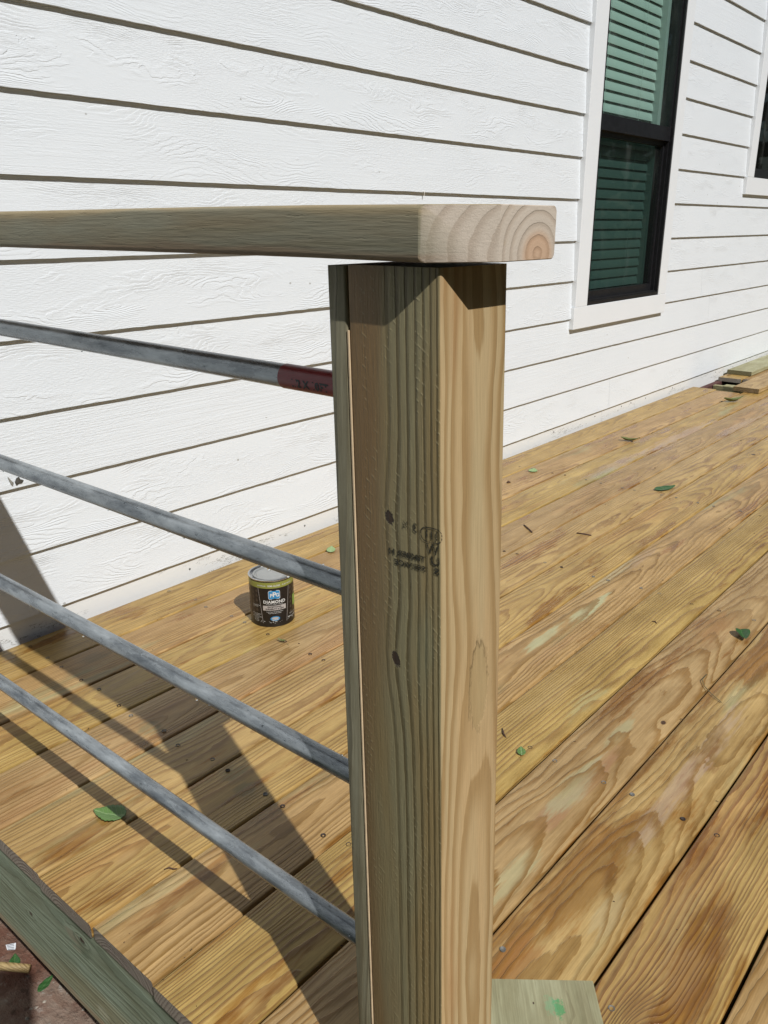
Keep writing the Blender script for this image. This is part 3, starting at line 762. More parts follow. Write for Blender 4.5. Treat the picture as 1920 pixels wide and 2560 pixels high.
# local y = world y - LY*z (z about .68 -> .0246). text x axis maps to +Y (which is to the LEFT in view) = mirrored lettering
dy = 0.0246
stamp_text('TIMBER H', 0.0590-dy, 0.6672, 0.0068, 0.00032, -0.045, 1.32)
stamp_text('U', 0.0300-dy, 0.6690, 0.0100, 0.0004, -0.045, 1.3)
stamp_text('SERVICE', 0.0560-dy, 0.6592, 0.0062, 0.00030, -0.045, 1.45)
stamp_text('S', 0.0285-dy, 0.6610, 0.0072, 0.0004, -0.045, 1.4)
stamp_text('3', 0.0500-dy, 0.6925, 0.0105, 0.0003, -0.04, 1.0)
stamp_text('\u00bd', 0.0605-dy, 0.6930, 0.0085, 0.0001, -0.04)
stamp_text('W', 0.0325-dy, 0.6785, 0.0120, 0.0002, -0.04)
ov = []
for q in range(33):
    t = 2*math.pi*q/32
    ex, ez = 0.0104*abs(math.cos(t))**0.6*math.copysign(1, math.cos(t)), 0.0060*abs(math.sin(t))**0.75*math.copysign(1, math.sin(t))
    ov.append((0.0338-dy+ex, 0.6905+ez-ex*0.05))
stamp_stroke(ov, 0.0010)
for q in (-0.0048, 0.0, 0.0048): stamp_stroke([(0.0335-dy+q, 0.6872), (0.0335-dy+q, 0.6942)], 0.0016)
st = obj('ink_stamp', lean(stamp_v), stamp_f, M_INK, post)
st['label'] = 'faded dark grading stamp printed mirrored on the rough face'

# ------------------------------------------------------------------ handrail cap
def rail_wood():
    g = G('cap_rail_wood')
    o = g.sep(g.tc.outputs['Object']); Xx, Yy, Z = o
    nn = g.sep(g.tc.outputs['Normal'])
    endm = nn[1].abs().ss(0.55, 0.7)
    # end grain: arcs about the pith low in the right part
    w = g.noise(g.vec(Xx*30.0, Z*30.0, Yy*6.0), 1.0, 3.0, 0.5, col=True)
    # coordinate along cut: distance of x, stretched near the clipped corner
    a = (Xx - 0.0865 + (w[0]-0.5)*0.006)*0.80; b = (Z - 0.0045 + (w[1]-0.5)*0.005)
    r = (a*a + b*b).sqrt()
    ph = r/0.0082 + 0.25
    fr = (ph + (w[2]-0.5)*0.35).fract()
    la = fr.ss(0.35, 0.85)*fr.ss(1.0, 0.9)
    ce = g.mix(w[2], (0.53,0.455,0.375,1), (0.60,0.525,0.44,1))
    ce = g.mix(la*0.50, ce, (0.36,0.28,0.21,1))
    ce = g.mix(r.ss(0.021, 0.012)*0.7, ce, g.mix(1.0, ce, (1.0,0.72,0.52,1), 'MULTIPLY'))
    ov_ = g.noise(g.vec(Xx*45.0, Z*60.0, 2.0), 1.0, 3.0, 0.6)
    ce = g.mix(ov_.ss(0.60, 0.74)*0.5*Xx.ss(0.085, 0.03), ce, (0.45,0.30,0.12,1))
    fz = g.noise(o[0].g.tc.outputs['Object'], 900.0, 3.0, 0.7)
    ce = g.mix(1.0, ce, g.mix(fz, (0.85,0.84,0.82,1), (1.10,1.10,1.10,1)), 'MULTIPLY')
    # long faces
    p1 = g.noise(g.vec(Yy*4.0, Z*28.0, Xx*10.0), 1.0, 4.0, 0.55)
    lay = g.noise(g.vec(Yy*1.2, Z*130.0, 0.0), 1.0, 2.0, 0.5)
    cs = g.mix(p1.ss(0.35, 0.65), (0.265,0.255,0.19,1), (0.255,0.215,0.14,1))
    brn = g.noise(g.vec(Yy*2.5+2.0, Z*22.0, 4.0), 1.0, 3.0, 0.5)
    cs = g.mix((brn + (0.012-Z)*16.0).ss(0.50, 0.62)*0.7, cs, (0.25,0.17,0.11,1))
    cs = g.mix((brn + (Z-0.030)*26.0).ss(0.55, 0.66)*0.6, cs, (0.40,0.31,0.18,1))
    cs = g.mix(lay.ss(0.50, 0.62)*0.50, cs, (0.22,0.20,0.13,1))
    rgh = g.noise(g.vec(Yy*26.0, Z*420.0, Xx*300.0), 1.0, 4.0, 0.65)
    tear = g.noise(g.vec(Yy*34.0, Z*230.0, 1.0), 1.0, 3.0, 0.6).ss(0.62, 0.74)
    cs = g.mix(tear*0.35, cs, (0.17,0.16,0.11,1))
    cs = g.mix(1.0, cs, g.mix(((rgh-0.5)*2+0.5).clamp(), (0.84,0.84,0.82,1), (1.12,1.12,1.1,1)), 'MULTIPLY')
    col = g.mix(endm, cs, ce)
    h = rgh*0.9*(1.0-endm*0.5) - tear*0.5*(1.0-endm) + fz*endm*0.4 - la*endm*0.4
    return g.principled(col, 0.72, 0.0, g.bump(h, 0.0006), spec=0.3)
M_RAIL = rail_wood()
RX0, RX1, RZ, RT_ = -0.006, 0.1125, 0.8962, 0.0385
clip = 0.0410; r_ = 0.0042
def ystart(x): return max(-0.001, 0.039 - (x-RX0))
prof = []
for (cx, cz, a0) in ((RX1-r_, RT_-r_, 0),):
    for k in range(5): a = math.radians(a0+90*k/4); prof.append((cx+r_*math.cos(a), cz+r_*math.sin(a)))
xm = RX0 + 0.040
prof.append((xm, RT_))
for k in range(5): a = math.radians(90+90*k/4); prof.append((RX0+r_+r_*math.cos(a), RT_-r_+r_*math.sin(a)))
for k in range(5): a = math.radians(180+90*k/4); prof.append((RX0+r_+r_*math.cos(a), r_+r_*math.sin(a)))
prof.append((xm, 0.0))
for k in range(5): a = math.radians(270+90*k/4); prof.append((RX1-r_+r_*math.cos(a), r_+r_*math.sin(a)))
n = len(prof); v = []; f = []
e_in = 0.0006
xc, zc_ = (RX0+RX1)/2, RT_/2
yend = 1.432
stations = ['cap', 's0'] + [0.15+0.128*q for q in range(10)] + [yend]
for s_i in stations:
    for (x, z) in prof:
        if s_i == 'cap':
            x2 = x + (e_in if x < xc else -e_in)*(1 if abs(x-xm) > 0.003 else 0); z2 = z + (e_in if z < zc_ else -e_in); y = ystart(x2); v.append((x2, y, z2))
        elif s_i == 's0': v.append((x, ystart(x)+e_in, z))
        else: v.append((x, s_i, z + 0.0045*s_i + 0.0006*math.sin(s_i*7)))
for j in range(len(stations)-1):
    for k in range(n): f.append((j*n+k, j*n+(k+1) % n, (j+1)*n+(k+1) % n, (j+1)*n+k))
iT, iB = 5, 16
f.append(tuple(range(iT, iB+1)))                      # clipped part
f.append(tuple(list(range(iB, n)) + list(range(0, iT+1))))    # square part
f.append(tuple(range(len(v)-n, len(v))))
rail = obj('handrail', v, f, M_RAIL, None, (0, 0, RZ))
for p_ in rail.data.polygons:
    if len(p_.vertices) == 4: p_.use_smooth = True
rail.data.set_sharp_from_angle(angle=math.radians(24))
tag(rail, 'rough grey green wooden cap rail lying on the post, pale end grain showing rings', 'handrail')

# ------------------------------------------------------------------ pipes
PIPES = [ # z at y=.1, slope, label
 (0.7885, 0.0080, 'topmost galvanized pipe of the railing, with a dark red printed sticker near the post'),
 (0.5985, -0.0035, 'second galvanized pipe from the top, with water drops hanging along its underside'),
 (0.3870, -0.0015, 'third galvanized pipe from the top, passing in front of the shaded deck boards'),
 (0.1745, 0.0025, 'lowest galvanized pipe of the railing, nearest the deck boards')]
PR, PX = 0.0110, 0.0445
gw = G('clear_water'); gw.principled((0.9,0.93,0.95,1), 0.03, 0.0); gw.bsdf.inputs['Transmission Weight'].default_value = 1.0; gw.bsdf.inputs['IOR'].default_value = 1.33
M_WATER = gw.m
for i, (z0, sl_, lb) in enumerate(PIPES):
    pe = empty('railing_pipe', (PX, 0, z0)); tag(pe, lb, 'pipe', 'galvanized pipes of the railing')
    n = 28
    ys = [0.1125] + [0.15+0.16*q for q in range(9)]
    v, f = tube_vf([(0, y, sl_*(y-0.1)) for y in ys], PR, n)
    o = obj('tube', v, f, M_STEEL, pe)
    for p_ in o.data.polygons:
        if len(p_.vertices) == 4: p_.use_smooth = True
    o.rotation_euler = (0, 0, 0)
    # drops: on the underside and beads on top
    dv = []; df = []
    random.seed(20+i)
    nb = {0: 6, 1: 34, 2: 26, 3: 30}[i]
    for q in range(nb):
        y = random.uniform(0.14, 0.9) if i != 1 else random.choice([random.uniform(0.14, 0.55), random.uniform(0.14, 1.0)])
        hang = random.random() < 0.45
        a = math.radians(random.gauss(-98, 8) if hang else random.uniform(60, 200))
        rr = random.uniform(0.0012, 0.0020) if hang else random.uniform(0.0006, 0.0014)
        cx_, cz_ = math.cos(a)*(PR+rr*0.35), math.sin(a)*(PR+rr*0.35)
        b = len(dv); NU, NV = 8, 5
        for vv in range(NV+1):
            ph = math.pi*vv/NV
            for uu in range(NU):
                th = 2*math.pi*uu/NU
                dv.append((cx_+rr*math.sin(ph)*math.cos(th), y+rr*1.25*math.sin(ph)*math.sin(th), sl_*(y-0.1)+cz_+rr*(1.15 if hang else 0.6)*math.cos(ph)))
        for vv in range(NV):
            for uu in range(NU):
                df.append((b+vv*NU+uu, b+vv*NU+(uu+1) % NU, b+(vv+1)*NU+(uu+1) % NU, b+(vv+1)*NU+uu))
    d = obj('water_drops', dv, df, M_WATER, pe, smooth=True); d['kind'] = 'stuff'
    if i == 0:
        gs = G('dark_red_sticker'); sn_ = gs.noise(gs.tc.outputs['Object'], 120.0, 3.0)
        m_st = gs.principled(gs.mix(sn_, (0.20,0.010,0.016,1), (0.27,0.016,0.024,1)), 0.35)
        ya, yb = 0.155, 0.232
        v, f = tube_vf([(0, ya, sl_*(ya-0.1)), (0, yb, sl_*(yb-0.1))], PR+0.0005, 32, False)
        o = obj('sticker', v, f, m_st, pe, smooth=True); o['label'] = 'dark red sticker wrapped round the pipe'
        tv, tf = text_mesh('1/2 X 10FT', 0.0105, 0.0004, 1.0)
        v = []
        for (x, y, z) in tv:      # x along pipe (towards the post on the right, i.e. -Y), y around
            an = math.pi + 0.25 - y/(PR+0.0008)
            v.append((math.cos(an)*(PR+0.0008), (ya+yb)/2-0.002 - x*0.98, math.sin(an)*(PR+0.0008) + sl_*0.09))
        obj('printed_text', v, tf, plain('sticker_ink', (0.012,0.006,0.008), 0.5), o)
random.seed(11)

# ------------------------------------------------------------------ paint can
CR, CH = 0.0540, 0.1235
CX, CY = 0.7522, 1.077
can = empty('paint_can', (CX, CY, 0.0002), 0.0)
tag(can, 'small black paint can with olive band and grey lid on the deck', 'paint can')
M_TIN = plain('bright_tin', (0.52,0.53,0.54), 0.25, 0.95, 0.1, 40)
M_LID = plain('grey_lid', (0.40,0.41,0.40), 0.38, 0.55, 0.08, 30)
M_LBLACK = plain('label_black', (0.012,0.010,0.010), 0.30)
M_OLIVE = plain('label_olive', (0.24,0.25,0.055), 0.35)
M_LWHITE = plain('label_white', (0.62,0.62,0.60), 0.4)
M_LBLUE = plain('label_blue', (0.03,0.22,0.45), 0.35)
M_SILVER = plain('label_silver', (0.40,0.37,0.35), 0.35)
M_GDIA = plain('label_diamond_grey', (0.055,0.042,0.034), 0.35)
M_LGREEN = plain('label_green', (0.20,0.33,0.06), 0.4)
def lathe(name, prof, mat, parent, n=56, smooth=True):
    v = []; f = []
    for (r, z) in prof:
        for k in range(n): a = 2*math.pi*k/n; v.append((r*math.cos(a), r*math.sin(a), z))
    for j in range(len(prof)-1):
        for k in range(n): f.append((j*n+k, j*n+(k+1) % n, (j+1)*n+(k+1) % n, (j+1)*n+k))
    o = obj(name, v, f, mat, parent, smooth=smooth)
    o.data.set_sharp_from_angle(angle=math.radians(35)); return o
lathe('can_body', [(0, 0.002), (CR-0.003, 0.002), (CR-0.001, 0.0), (CR-0.0008, 0.001), (CR-0.0008, 0.003), (CR-0.0008, 0.0045), (CR-0.0008, 0.1175), (CR-0.0002, 0.119),
                   (CR+0.0012, 0.120), (CR+0.0014, 0.1225), (CR-0.0005, 0.1235), (CR-0.003, 0.1225), (CR-0.0035, 0.1165), (CR-0.010, 0.1160), (CR-0.0105, 0.119)], M_TIN, can)
lathe('lid', [(CR-0.0098, 0.1175), (CR-0.0102, 0.1212), (CR-0.0125, 0.1218), (CR-0.0145, 0.1205), (CR-0.0150, 0.1175), (CR-0.018, 0.1172), (CR-0.0195, 0.1185), (0, 0.1187)], M_LID, can)
lathe('label', [(CR-0.0002, 0.0006), (CR-0.0002, 0.1035)], M_LBLACK, can, 72)
lathe('colour_band', [(CR+0.0000, 0.1035), (CR+0.0000, 0.1170)], M_OLIVE, can, 72)
front = math.atan2(CAM.y-CY, CAM.x-CX) + 0.10         # azimuth of the label's front
def wrap(name, verts2, faces, mat, parent=can, lift=0.0003, da=0.0):
    v = []
    for (x, y) in verts2:
        a = front + da + x/CR; v.append((math.cos(a)*(CR+lift), math.sin(a)*(CR+lift), y))
    return obj(name, v, faces, mat, parent)
def wtext(txt, xc, zc, size, mat, bold=0.0, spacing=1.0, lift=0.0006, sx=1.0, shear=0.0):
    tv, tf = text_mesh(txt, size, bold, spacing)
    return wrap('label_text', [(xc+x*sx+y*shear, zc+y) for (x, y, z) in tv], tf, mat, lift=lift)
def wrect(name, x0, x1, z0, z1, mat, lift, seg=10, rr=0.0):
    pts = []; fs = []
    if rr:
        pr2 = rounded_profile(x1-x0, z1-z0, rr, 4); pts = [(x0+a, z0+b) for a, b in pr2]
        c = ((x0+x1)/2, (z0+z1)/2); pts.append(c); m = len(pts)-1
        fs = [(k, (k+1) % m, m) for k in range(m)]
        return wrap(name, pts, fs, mat, lift=lift)
    for k in range(seg+1):
        x = x0+(x1-x0)*k/seg; pts += [(x, z0), (x, z1)]
    fs = [(2*k, 2*k+2, 2*k+3, 2*k+1) for k in range(seg)]
    return wrap(name, pts, fs, mat, lift=lift)
wrect('band_line', -CR*math.pi*0.999, CR*math.pi*0.999, 0.1022, 0.1036, M_OLIVE, 0.0002, 72)
wtext('SEMI-GLOSS', 0.0, 0.1085, 0.0058, M_LWHITE, 0.0001)
wtext('INTERIOR', -0.030, 0.1085, 0.0048, M_LWHITE, 0.0)
wtext('PURE WHITE', 0.034, 0.1085, 0.0048, M_LWHITE, 0.0)
wrect('logo_border', -0.0143, 0.0143, 0.0735, 0.0965, M_LWHITE, 0.0004, rr=0.0042)
wrect('logo', -0.0134, 0.0134, 0.0744, 0.0956, M_LBLUE, 0.0006, rr=0.0036)
wtext('P', -0.0072, 0.0835, 0.0125, M_LWHITE, 0.00035, lift=0.0008)
wtext('P', 0.0003, 0.0855, 0.0170, M_LWHITE, 0.0005, lift=0.0008)
wtext('G', 0.0080, 0.0842, 0.0125, M_LWHITE, 0.00035, lift=0.0008)
wtext('DIAMOND', 0.0, 0.0665, 0.0108, M_LWHITE, 0.0003, 1.08)
wtext('INTERIOR PAINT + PRIMER', 0.0, 0.0602, 0.0032, M_LWHITE, 0.0, 1.1)
wrect('banner', -0.0285, 0.0285, 0.0445, 0.0570, M_SILVER, 0.0004)
wtext('EXCEPTIONAL', 0.0, 0.0533, 0.0050, M_LBLACK, 0.0002, 1.05)
wtext('DURABILITY & HIDE', 0.0, 0.0480, 0.0050, M_LBLACK, 0.0002)
wtext('WASHABLE, STAIN-RESISTANT', 0.0, 0.0405, 0.0030, M_LWHITE, 0.0)
wtext('FOR A SMOOTH FINISH', 0.0, 0.0368, 0.0030, M_LWHITE, 0.0)
pts = [(0.0115*math.cos(2*math.pi*k/24), 0.0225+0.0062*math.sin(2*math.pi*k/24)) for k in range(24)] + [(0, 0.0225)]
wrap('seal', pts, [(k, (k+1) % 24, 24) for k in range(24)], M_LBLUE, lift=0.0004)
pts = [(0.0088*math.cos(2*math.pi*k/24), 0.0236+0.0030*math.sin(2*math.pi*k/24)) for k in range(24)] + [(0, 0.0236)]
wrap('seal', pts, [(k, (k+1) % 24, 24) for k in range(24)], M_SILVER, lift=0.0006)
wtext('QUALITY', 0.0, 0.0190, 0.0038, M_LWHITE, 0.0001)
# slanting silver lines and diamond facets either side
for sgn in (-1, 1):
    x0_, x1_ = sgn*0.0395, sgn*0.0300
    pts = [(x0_-0.0004, 0.1020), (x0_+0.0004, 0.1020), (x1_+0.0004, 0.0100), (x1_-0.0004, 0.0100)]
    wrap('label_line', pts, [(0, 1, 2, 3)], M_SILVER, lift=0.0004)
    dv, df2 = [], []
    for rr_ in range(7):
        for cc in range(5):
            xb = sgn*(0.0450+cc*0.0115) ; zb2 = 0.094-rr_*0.0125 - (0.006 if cc % 2 else 0)
            if zb2 < 0.03: continue
            b = len(dv); dv += [(xb, zb2+0.0055), (xb+0.0042, zb2-0.002), (xb, zb2-0.0048), (xb-0.0042, zb2-0.002)]
            df2 += [(b, b+1, b+2, b+3)]
    wrap('facet_pattern', dv, df2, M_GDIA, lift=0.0003)
wtext('STAIN BLOCKING', -0.0475, 0.0560, 0.0030, M_LWHITE); wtext('LOW ODOR', -0.0500, 0.0525, 0.0030, M_LWHITE)
for q in range(6): wtext(('KEEP FROM FREEZING', 'WATER BASED', 'CLEAN UP WITH WATER', 'ONE COAT', 'NET 946 ML', '1 QUART')[q], -0.0480, 0.0330-q*0.0038, 0.0028, M_LWHITE)
wtext('100% ACRYLIC', 0.0500, 0.0260, 0.0034, M_LWHITE); wtext('946 mL (1 QT)', 0.0480, 0.0185, 0.0046, M_LWHITE, 0.0001)
wrect('green_panel', 0.0550, 0.0760, 0.0420, 0.0700, M_LGREEN, 0.0004)
# dried white paint scuffs low on the label
sv, sf = [], []
for q in range(26):
    xx_, zz_ = random.uniform(-0.045, 0.05), random.gauss(0.0150, 0.0022); l_, hh = random.uniform(0.0006, 0.0045), random.uniform(0.0003, 0.0008)
    b = len(sv); sv += [(xx_, zz_), (xx_+l_, zz_-hh*0.4), (xx_+l_*0.9, zz_+hh), (xx_+l_*0.1, zz_+hh*0.8)]; sf.append((b, b+1, b+2, b+3))
wrap('paint_scuffs', sv, sf, M_LWHITE, lift=0.0010)

# ------------------------------------------------------------------ flat board at the post foot
M_PALE = wood('pale_treated', 'X', seed=1.0, y0=-0.03, h0=-0.20, tilt=0.02, slope=0.05, rw=0.0125, early=(0.36,0.37,0.25), late=(0.22,0.20,0.12), contrast=0.6, warp=0.012,
              heart=(1.05,0.86,0.72), heart_amt=0.45, end=ENDC, rough=0.65, bumpd=0.0004, late_w=(0.6,0.9,0.95,1.0), spots=[(0.040, 0.024, 0.012, 0.0075, (0.01,0.28,0.09), 0.9), (0.037,0.015,0.013,0.008,(0.14,0.38,0.20),0.55)],
              knots=[(0.034, -0.006, 0.0013, 0.0)])
v, f = plank_mesh('offcut_board', 0.0, 0.30, 0.150, 0.0055, 0.0012)
ob = obj('offcut_board', v, f, M_PALE, None, (0, 0, 0))
Cc = Vector((0.3035, -0.0150, 0)); dW = Vector((-0.65, 0.76, 0)).normalized(); dLn = Vector((-0.78, -0.626, 0)).normalized()
Cc.z = 0.0066
# local +x = dLn, local y: corner at +/-
mm = Matrix((dLn, Vector((0,0,1)).cross(dLn), Vector((0,0,1)))).transposed().to_4x4()
yl = mm.to_3x3() @ Vector((0,1,0))
mm.translation = Cc + dW*0.075
ob.matrix_world = mm
tag(ob, 'pale green wood offcut with a green paint mark, lying at the post foot', 'wood scrap')

# ------------------------------------------------------------------ far opening: loose boards and blocks
def loose(name, x0, x1, y0, y1, z0, z1, mat, label, cat, rz=0.0, group=None):
    v, f = plank_mesh(name, 0, x1-x0, y1-y0, z1-z0, 0.004)
    o = obj(name, v, f, mat, None, (x0, (y0+y1)/2, z1)); o.rotation_euler = (0, 0, rz)
    tag(o, label, cat, group); return o
M_L1 = wood('loose_board_a', 'X', seed=60, y0=0.01, h0=-0.045, tilt=0.06, rw=0.009, early=(0.48,0.36,0.19), late=(0.25,0.15,0.06), contrast=0.9, end=(0.14,0.10,0.05), end_mix=0.8)
M_L2 = wood('loose_board_b', 'X', seed=64, y0=0.03, h0=-0.12, tilt=0.02, rw=0.009, early=(0.40,0.41,0.27), late=(0.30,0.27,0.15), contrast=0.4, end=(0.13,0.12,0.06), end_mix=0.85)
loose('loose_board', 4.470, 7.4, 1.052, 1.196, 0.002, 0.028, M_L1, 'loose board with bold grain laid in front of the opening by the wall', 'board', 0.004)
loose('loose_board', 5.045, 7.6, 1.272, 1.425, 0.0015, 0.0275, M_L2, 'pale green loose board laid beyond the opening, its dark end facing the viewer', 'board', 0.0)
M_BK = wood('block_wood', 'X', seed=71, h0=-0.1, rw=0.008, early=(0.40,0.40,0.24), late=(0.22,0.2,0.1), contrast=0.5, end=(0.13,0.12,0.07))
o = box('wood_block', 4.60, 4.67, 1.19, 1.30, -0.0262+0.0, 0.0, M_BK, None, 0.003, 1); tag(o, 'short wood block resting in the deck opening by the wall', 'wood block')

# ------------------------------------------------------------------ leaves, twigs, litter
def leaf_mat(name, a, b, vein, rough=0.45):
    g = G(name); o = g.sep(g.tc.outputs['Object'])
    n_ = g.noise(g.tc.outputs['Object'], 90.0, 4.0, 0.6)
    c = g.mix(n_, a+(1.0,), b+(1.0,))
    mid = o[1].abs().ss(0.0012, 0.0004)
    sv_ = ((o[0]*1.0 - o[1].abs()*0.8)*(2*math.pi/0.0082)).sin().ss(0.90, 0.99)
    c = g.mix((mid+sv_*0.7).clamp()*0.55, c, vein+(1.0,))
    g.principled(c, rough, 0.0, g.bump(n_*0.5 - sv_*0.5, 0.0006))
    return g.m
ML1 = leaf_mat('leaf_green', (0.075,0.16,0.035), (0.12,0.22,0.06), (0.30,0.40,0.20))
ML2 = leaf_mat('leaf_dark_green', (0.02,0.075,0.015), (0.035,0.11,0.03), (0.08,0.16,0.05))
ML3 = leaf_mat('leaf_pale_green', (0.22,0.34,0.12), (0.28,0.40,0.18), (0.40,0.48,0.28))
ML4 = leaf_mat('leaf_olive', (0.10,0.12,0.035), (0.15,0.17,0.05), (0.2,0.2,0.08))
MTW = plain('twig_brown', (0.07,0.035,0.02), 0.8, 0, 0.3, 200)
def leaf(name, loc, length, width, rz, mat, label, curl=0.15, fold=0.15, serr=0.0, lift=0.003, trunc=1.0, rx=0.0, stem=0.012):
    e_ = empty(name, loc, rz); e_.rotation_euler = (rx, 0, rz)
    n_, m_ = 16, 4; v = []; f = []
    for i in range(n_+1):
        t = i/n_*trunc; wd = width/2*(math.sin(math.pi*min(1, t)**0.8)**0.75)*(1-0.25*t)
        wd = max(wd, width*0.012)
        for j in range(-m_, m_+1):
            s = j/m_; w_ = wd*s
            if abs(j) == m_ and serr: w_ *= 1 + serr*(1 if i % 2 else -1)
            z = lift + fold*abs(w_) + curl*length*((t-0.45)**2) + 0.0006*math.sin(t*17+s*3)
            v.append((length*(t-0.5), w_, z))
    q = 2*m_+1
    for i in range(n_):
        for j in range(2*m_): a = i*q+j; f.append((a, a+1, a+q+1, a+q))
    bl_ = obj('blade', v, f, mat, e_, smooth=True)
    md = bl_.modifiers.new('thickness', 'SOLIDIFY'); md.thickness = 0.0003
    if stem:
        vv, ff = tube_vf([(length*0.5-0.001 if trunc >= 1 else -length*0.5, 0, lift+0.001), (-length*0.5-stem*0.6, stem*0.1, 0.001), (-length*0.5-stem, stem*0.3, 0.001)][(1 if trunc >= 1 else 0):], 0.0005, 5)
        obj('stem', vv, ff, mat, e_)
    tag(e_, label, 'leaf', 'green leaves lying on the deck' if loc[2] > -0.1 else 'green leaves on the ground beside the deck'); return e_
leaf('fallen_leaf', (0.082, 0.742, 0.0), 0.058, 0.044, math.radians(118), ML1, 'large toothed green leaf with pale veins, half in the railing shadow', 0.25, 0.22, 0.06)
leaf('fallen_leaf', (0.676, 0.965, 0.0), 0.022, 0.009, math.radians(100), ML4, 'small crumpled leaf just in front of the paint can', 0.9, 0.9)
leaf('fallen_leaf', (1.168, 1.275, 0.0), 0.048, 0.030, math.radians(40), ML3, 'bright green leaf partly hidden behind the post, beyond the paint can', 0.1, 0.1, stem=0)
bpy.data.objects[-1] if False else None
leaf('fallen_leaf', (2.290, 1.243, 0.0), 0.050, 0.040, math.radians(20), ML3, 'pale green round leaf near the wall, just right of the post', 0.1, 0.05, stem=0)
leaf('fallen_leaf', (2.395, 0.748, 0.0), 0.105, 0.048, math.radians(-20), ML2, 'long dark green leaf lying alone in the middle of the sunny deck', 0.10, 0.10, stem=0)
leaf('fallen_leaf', (2.975, 1.150, 0.0), 0.085, 0.028, math.radians(-75), ML4, 'thin curled dark leaf nearest the wall, towards the far opening', 0.8, 0.8)
leaf('fallen_leaf', (1.392, 0.148, 0.001), 0.052, 0.036, math.radians(-150), ML2, 'folded green leaf pointing left by the right edge of the view', 0.3, 0.7, stem=0.01)
leaf('fallen_leaf', (0.668, 0.312, 0.0), 0.026, 0.018, math.radians(35), ML1, 'small oval green leaf with drops, lowest leaf right of the post', 0.15, 0.2)
leaf('fallen_leaf', (4.16, 1.09, 0.0), 0.12, 0.04, math.radians(-40), ML4, 'crumpled olive leaf in front of the deck opening', 0.8, 0.8)
leaf('fallen_leaf', (3.75, 0.70, 0.0), 0.07, 0.04, math.radians(10), ML3, 'faint pale leaf on the deck near the right edge of the view', 0.2, 0.1, stem=0)
leaf('fallen_leaf', (-0.063, 0.864, GZ+0.006), 0.034, 0.022, math.radians(60), ML2, 'dark green leaf on the dirt between the white paper and the stick', 0.2, 0.2, stem=0)
leaf('fallen_leaf', (-0.0500, 0.782, GZ+0.006), 0.036, 0.017, math.radians(20), ML2, 'dark green leaf on the dirt close under the rim board', 0.2, 0.2, stem=0)
def twig(pts, rad, label, cat='twig', name='twig', mat=MTW):
    c = Vector(pts[0]); v, f = tube_vf([Vector(p_)-c for p_ in pts], rad, 6)
    o = obj(name, v, f, mat, None, c, smooth=True); tag(o, label, cat); return o
twig([(1.724,0.943,0.002),(1.703,0.915,0.003),(1.683,0.889,0.002)], 0.0022, 'short straight brown twig, left one of two on the sunny deck')
twig([(1.767,0.777,0.002),(1.772,0.755,0.003),(1.777,0.732,0.002)], 0.0020, 'straight dark twig lying across the deck, right one of two')
twig([(0.710,0.380,0.0015),(0.700,0.372,0.003),(0.693,0.366,0.003),(0.689,0.358,0.0015)], [0.0008,0.0018,0.0018,0.0008], 'small curved brown husk beside the post')
twig([(1.165,0.150,0.002),(1.130,0.148,0.005),(1.109,0.135,0.004),(1.088,0.112,0.004),(1.073,0.087,0.002)], 0.0009, 'thin curly tendril lying over a board joint at the right', mat=plain('tendril_tan', (0.16,0.13,0.06), 0.7))
twig([(0.067,0.572,0.001),(0.073,0.567,0.003),(0.076,0.561,0.002),(0.081,0.557,0.002)], [0.0006,0.0012,0.0010,0.0005], 'tiny reddish brown twig at a joint in the sun near the deck edge')
twig([(1.331,0.345,0.001),(1.334,0.338,0.003),(1.329,0.331,0.001)], [0.0005,0.0016,0.0006], 'tiny dark curl of bark on the sunny boards')
twig([(2.085,1.236,0.001),(2.092,1.233,0.004),(2.10,1.229,0.001)], [0.002,0.005,0.002], 'small dark brown nut husk close to the post edge')
twig([(-0.12,0.905,GZ+0.010),(-0.0819,0.872,GZ+0.010),(-0.0530,0.831,GZ+0.009)], 0.0075, 'pale split stick lying on the dirt under the deck edge', 'stick', 'stick',
     wood('split_stick', 'Y', seed=2, rw=0.003, early=(0.42,0.33,0.17), late=(0.25,0.17,0.08)))
# paper scrap
v = [(-0.0554,0.9112,0),(-0.0426,0.8987,0.003),(-0.0470,0.8906,0.001),(-0.0502,0.8866,0.002),(-0.0589,0.8983,0)]
o = obj('paper_scrap', [(a+0.05, b-0.9, c) for a, b, c in v], [(0,1,2,3,4)], plain('white_paper', (0.75,0.78,0.82), 0.6), None, (-0.05, 0.9, GZ+0.009))
o.modifiers.new('thickness', 'SOLIDIFY').thickness = 0.0003
tag(o, 'torn white scrap of printed paper lying on the dirt', 'paper')
# sawdust, grit and bud scales scattered on the deck: uncountable
gv = []; gf = []
random.seed(5)
for q in range(170):
    d_ = random.random()
    if random.random() < 0.45:
        kk = random.randint(-8, 2); y = J0 - kk*BW + random.gauss(0, 0.003)
    else: y = random.uniform(-0.3, 1.42)
    x = -0.05 + 4.4*random.random()**1.5
    r = random.uniform(0.0004, 0.0010)*(1+0.3*x); a = random.uniform(0, 6.28); l_ = random.uniform(1, 3.2)
    b = len(gv); ca, sa = math.cos(a), math.sin(a)
    for (u, w_, z) in ((-l_,-.6,0),(l_,-.5,0),(l_,.6,0),(-l_,.5,0),(-l_*.5,-.2,1.1),(l_*.6,0,0.9)):
        gv.append((x+(u*ca-w_*sa)*r, y+(u*sa+w_*ca)*r, 0.0004+z*r))
    gf += [(b,b+1,b+5,b+4),(b+1,b+2,b+5),(b+2,b+3,b+4,b+5),(b+3,b,b+4)]
